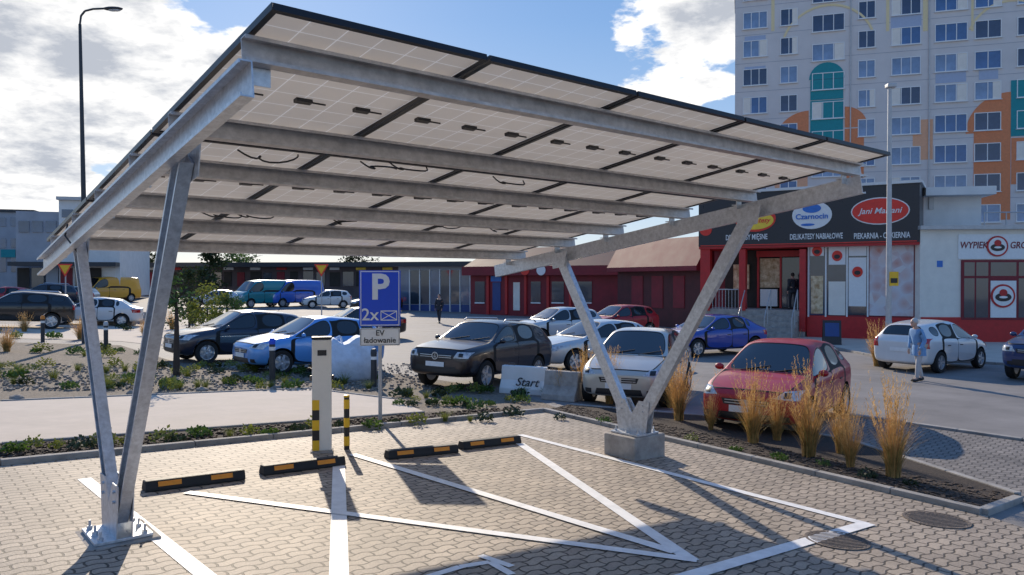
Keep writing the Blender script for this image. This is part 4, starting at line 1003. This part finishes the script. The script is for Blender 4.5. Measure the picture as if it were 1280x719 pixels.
# --- left buildings
A=Fac(-260,70,42,76); la=A.root('grey_office_building','grey blue flat roofed building with a band of windows at the far left','building')
A.part('wall',M['greyb'],la,-260,42,262,372,0,12); A.part('roof_edge',M['lampdark'],la,-262,44,259,262.5,-.2,12.2)
for r0,r1 in ((272,283),(298,310),(322,340)):
    for i in range(12): A.part('window',M['tglass'],la,-250+i*24,-250+i*24+18,r0,r1,-.06,0)
A.part('cyan_sign',M['teal'],la,2,20,312,322,-.2,-.07)
A2=Fac(18,64,150,66); lb=A2.root('white_hall_building','white flat fronted hall with a stepped roofline behind the left carport corner','building')
A2.part('wall',M['whitew'],lb,74,150,251,372,0,12); A2.part('low_wall',M['greyb'],lb,18,73.5,264,372,.4,12); A2.part('roof_edge',M['steelpost'],lb,72,152,247,251,-.3,12.2)
for i in range(4): A2.part('window_band',M['tglass'],lb,78+i*17,92+i*17,262,272,-.06,0)
for i in range(3): A2.part('window',M['tglass'],lb,22+i*17,35+i*17,276,290,.3,.4)
A2.part('canopy',M['lampdark'],lb,18,150,328,333,-1.5,0)
for i in range(7): A2.part('shop_front',M[['dark','bglass','greyb','burg','bglass','dark','whitew'][i]],lb,22+i*18,37+i*18,335,362,-.08,0)
# ---------------------------------------------------------------- people
def skinmesh(vs,es,sub=2):
    me=bpy.data.meshes.new('s'); me.from_pydata([v[0] for v in vs],es,[]); me.update()
    o=newobj('s',me); o.modifiers.new('k','SKIN')
    for i,v in enumerate(vs):
        r=v[1]; me.skin_vertices[0].data[i].radius=(r,r) if not isinstance(r,tuple) else r
    me.skin_vertices[0].data[0].use_root=True
    s=o.modifiers.new('ss','SUBSURF'); s.levels=sub; s.render_levels=sub
    r=evalmesh(o); bpy.data.objects.remove(o); return r
def person(x,y,z,rz,label,coat,trou,hair,lean=0,stride=0,armf=.1,H=1.75,coatlen=.82):
    rt=root('person',label,'person',(x,y,z),rz); k=H/1.75; rt.scale=(k,k,k)
    X=lambda z:lean*max(0,z-.95)
    hipy=.095; J={}
    for s in (-1,1):
        st=stride*s
        J[s]=dict(hip=(0,s*hipy,.92),knee=(st*.5+.02,s*.10,.50),ank=(st-.02,s*.105,.09),toe=(st+.14,s*.115,.035),
                  sh=(X(1.40),s*.175,1.41),el=(X(1.15)-armf*.3*s,s*.235,1.14),wr=(X(1.0)+armf,s*.22,.90))
    def chain(pad,arms=True,legs=True,torso=True):
        vs=[((0,0,.96),(.12+pad,.15+pad))]; es=[]
        def add(p,r,par): vs.append((p,r)); es.append((par,len(vs)-1)); return len(vs)-1
        if torso:
            a=add((X(1.15),0,1.15),(.10+pad,.135+pad),0); b=add((X(1.36),0,1.36),(.11+pad,.15+pad),a)
            if not pad: n=add((X(1.50)+.01,0,1.51),.052,b); add((X(1.6)+.02,0,1.60),.055,n)
            else: add((X(1.46),0,1.465),.07,b)
            if arms:
                for s in (-1,1):
                    j=J[s]; q=add(j['sh'],.055+pad,b); q=add(j['el'],.042+pad,q); q=add(j['wr'],.028+pad,q)
        if legs:
            for s in (-1,1):
                j=J[s]; q=add(j['hip'],.085+pad,0); q=add(j['knee'],.058+pad,q); q=add(j['ank'],.036+pad*1.6,q)
                if not pad: add(j['toe'],.032,q)
        return vs,es
    v,e=chain(0); me=skinmesh(v,e)
    mb=MB(); mb.add([tuple(a.co) for a in me.vertices],[tuple(p.vertices) for p in me.polygons])
    hx=X(1.64)+.03; hz=1.635
    mb.ell((hx,0,hz),(.095,.075,.118),18,14); mb.ell((hx+.092,0,hz-.012),(.018,.012,.024),8,6)
    mb.ell((hx+.045,0,hz-.075),(.05,.045,.04),10,8)
    for s in (-1,1):
        mb.ell((hx-.005,s*.076,hz-.01),(.02,.010,.032),8,6)
        w=Vector(J[s]['wr']); mb.ell((w.x+.012,w.y,w.z-.055),(.036,.016,.048),10,8)
        for f in range(4):
            b=w+Vector((-.018+.019*f,0,-.09)); L=[.055,.068,.072,.06][f]; mid=b+Vector((.004,-s*.006,-L*.55)); mb.cyl(b,mid,.0095,.0085,8); mb.cyl(mid,mid+Vector((.004,-s*.014,-L*.45)),.0085,.006,8)
        b=w+Vector((.035,0,-.04)); mb.cyl(b,b+Vector((.022,-s*.006,-.035)),.011,.009,8); mb.cyl(b+Vector((.022,-s*.006,-.035)),b+Vector((.024,-s*.012,-.06)),.009,.007,8)
    mb.build('body',M['skin'],rt,smooth=True)
    v,e=chain(.022,legs=False); me=skinmesh(v,e); me.materials.append(coat); me.shade_smooth(); newobj('jacket',me,rt)
    m=MB(); m.lathe([(.165,1.02),(.185,.95),(.20,coatlen),(.185,coatlen+.01),(.16,.98)],Matrix.Diagonal((.86,1.05,1,1)),24); m.build('jacket_hem',coat,rt,smooth=True)
    v,e=chain(.012,torso=False); me=skinmesh(v,e); me.materials.append(trou); me.shade_smooth(); newobj('trousers',me,rt)
    m=MB(); m.ell((hx-.02,0,hz+.025),(.10,.086,.108),18,12); m.build('hair',hair,rt,smooth=True)
    for s in (-1,1):
        a=J[s]['ank']; m=MB(); m.ell((a[0]+.06,a[1],.045),(.135,.048,.045),14,8); m.ell((a[0]-.01,a[1],.06),(.055,.045,.055),12,8); m.build('shoe',M['plastic'],rt,smooth=True)
        m=MB(); m.ell((hx+.083,s*.030,hz+.008),(.010,.014,.008),8,6); m.build('eye',M['darkhair'],rt)
    m=MB(); m.ell((hx+.088,0,hz-.06),(.008,.022,.005),8,6); m.build('mouth',M['logor'],rt)
x,y=gp(1149,477); person(x,y,g(x,y)+.003,R(190),'person in a light blue jacket and pale grey trousers standing behind the silver white hatchback',M['bluecoat'],M['greycloth'],M['greyhair'],lean=.18,stride=.16,armf=.12,coatlen=.72,H=1.62)
pp=S.p+S.e*S.at(988,0)[0]+Vector((-S.e.y,S.e.x))*.6
person(pp.x,pp.y,S.z0+zp,R(100),'person in dark clothes on the platform at the shop entrance',M['darkcloth'],M['darkcloth'],M['darkhair'],lean=.03,stride=.12)
x,y=gp(549,404); person(x,y,g(x,y),R(250),'distant person in dark clothes walking in front of the glass pavilion',M['darkcloth'],M['darkcloth'],M['darkhair'],stride=.2)
# ---------------------------------------------------------------- world
az=R(-18); el=R(25)
w=bpy.data.worlds.new('World'); sc.world=w; w.use_nodes=True; nt=w.node_tree; nt.nodes.clear()
sky=nd(nt,'ShaderNodeTexSky',sky_type='NISHITA',sun_disc=False,sun_elevation=el,sun_rotation=az,air_density=1.0,dust_density=.3,ozone_density=3)
tc=nd(nt,'ShaderNodeTexCoord'); D=tc.outputs['Generated']
s=nd(nt,'ShaderNodeSeparateXYZ',{0:D})
def MM(op,a,b=0,c=0): return nd(nt,'ShaderNodeMath',{0:a,1:b,2:c},operation=op).outputs[0]
zz=MM('ADD',MM('MAXIMUM',s.outputs[2],0),.25)
cv=nd(nt,'ShaderNodeCombineXYZ',{0:MM('DIVIDE',s.outputs[0],zz),1:MM('DIVIDE',s.outputs[1],zz),2:MM('MULTIPLY',s.outputs[2],2.0)})
n1=nd(nt,'ShaderNodeTexNoise',{'Vector':cv.outputs[0],'Scale':2.9,'Detail':10,'Roughness':.56}).outputs[0]
val=MM('SUBTRACT',n1,.68)
for (px,py,wd,k) in ((70,80,.15,.32),(215,95,.10,.25),(0,20,.10,.2),(320,50,.05,.2),(870,70,.115,.38),(30,245,.12,.26),(780,45,.03,.12),(560,330,.2,.1)):
    v=Vector(((px-640)/F,1,(350-py)/F)).normalized()
    dt=nd(nt,'ShaderNodeVectorMath',{0:D,1:v},operation='DISTANCE').outputs['Value']
    bl=nd(nt,'ShaderNodeMapRange',{'Value':dt,'From Min':0,'From Max':wd*1.5,'To Min':k,'To Max':0},interpolation_type='SMOOTHSTEP').outputs[0]
    val=MM('ADD',val,bl)
mask=nd(nt,'ShaderNodeMapRange',{'Value':val,'From Min':0.0,'From Max':.055,'To Min':0,'To Max':1},interpolation_type='SMOOTHSTEP').outputs[0]
n2=nd(nt,'ShaderNodeTexNoise',{'Vector':cv.outputs[0],'Scale':6,'Detail':8,'Roughness':.62}).outputs[0]
thick=nd(nt,'ShaderNodeMapRange',{'Value':MM('ADD',MM('MULTIPLY',val,.8),MM('MULTIPLY',n2,.9)),'From Min':.48,'From Max':.74}).outputs[0]
cc=nd(nt,'ShaderNodeMix',{0:thick,6:(1.0,.985,.96,1),7:(.44,.47,.53,1)},data_type='RGBA').outputs[2]
gr=nd(nt,'ShaderNodeValToRGB',{0:s.outputs[2]}); cr=gr.color_ramp
cr.elements[0].position=0; cr.elements[0].color=(.70,.79,.92,1); cr.elements[1].position=.55; cr.elements[1].color=(.12,.31,.76,1)
e=cr.elements.new(.15); e.color=(.44,.62,.90,1); e=cr.elements.new(.32); e.color=(.22,.44,.84,1)
b1=nd(nt,'ShaderNodeBackground',{'Color':sky.outputs[0],'Strength':.12})
b0=nd(nt,'ShaderNodeBackground',{'Color':gr.outputs[0],'Strength':.92})
bb=nd(nt,'ShaderNodeMixShader',{0:.74,1:b1.outputs[0],2:b0.outputs[0]})
b2=nd(nt,'ShaderNodeBackground',{'Color':cc,'Strength':1.2})
mx=nd(nt,'ShaderNodeMixShader',{0:mask,1:bb.outputs[0],2:b2.outputs[0]})
out=nd(nt,'ShaderNodeOutputWorld',{0:mx.outputs[0]})
sd=Vector((math.sin(az)*math.cos(el),math.cos(az)*math.cos(el),math.sin(el)))
l=bpy.data.lights.new('sun','SUN'); l.energy=5.0; l.angle=R(.5); l.color=(1,.87,.70); lo=bpy.data.objects.new('sun',l); COL.objects.link(lo); lo.rotation_euler=sd.to_track_quat('Z','Y').to_euler()
cam=bpy.data.cameras.new('camera'); cam.sensor_width=36; cam.lens=F/1280*36; cam.clip_end=3000; cam.clip_start=.05
co=bpy.data.objects.new('camera',cam); COL.objects.link(co); co.location=(0,0,CH); co.rotation_euler=(R(90)-math.atan(9.5/F),0,0); sc.camera=co
sc.view_settings.view_transform='Standard'; sc.view_settings.look='None'; sc.view_settings.exposure=0
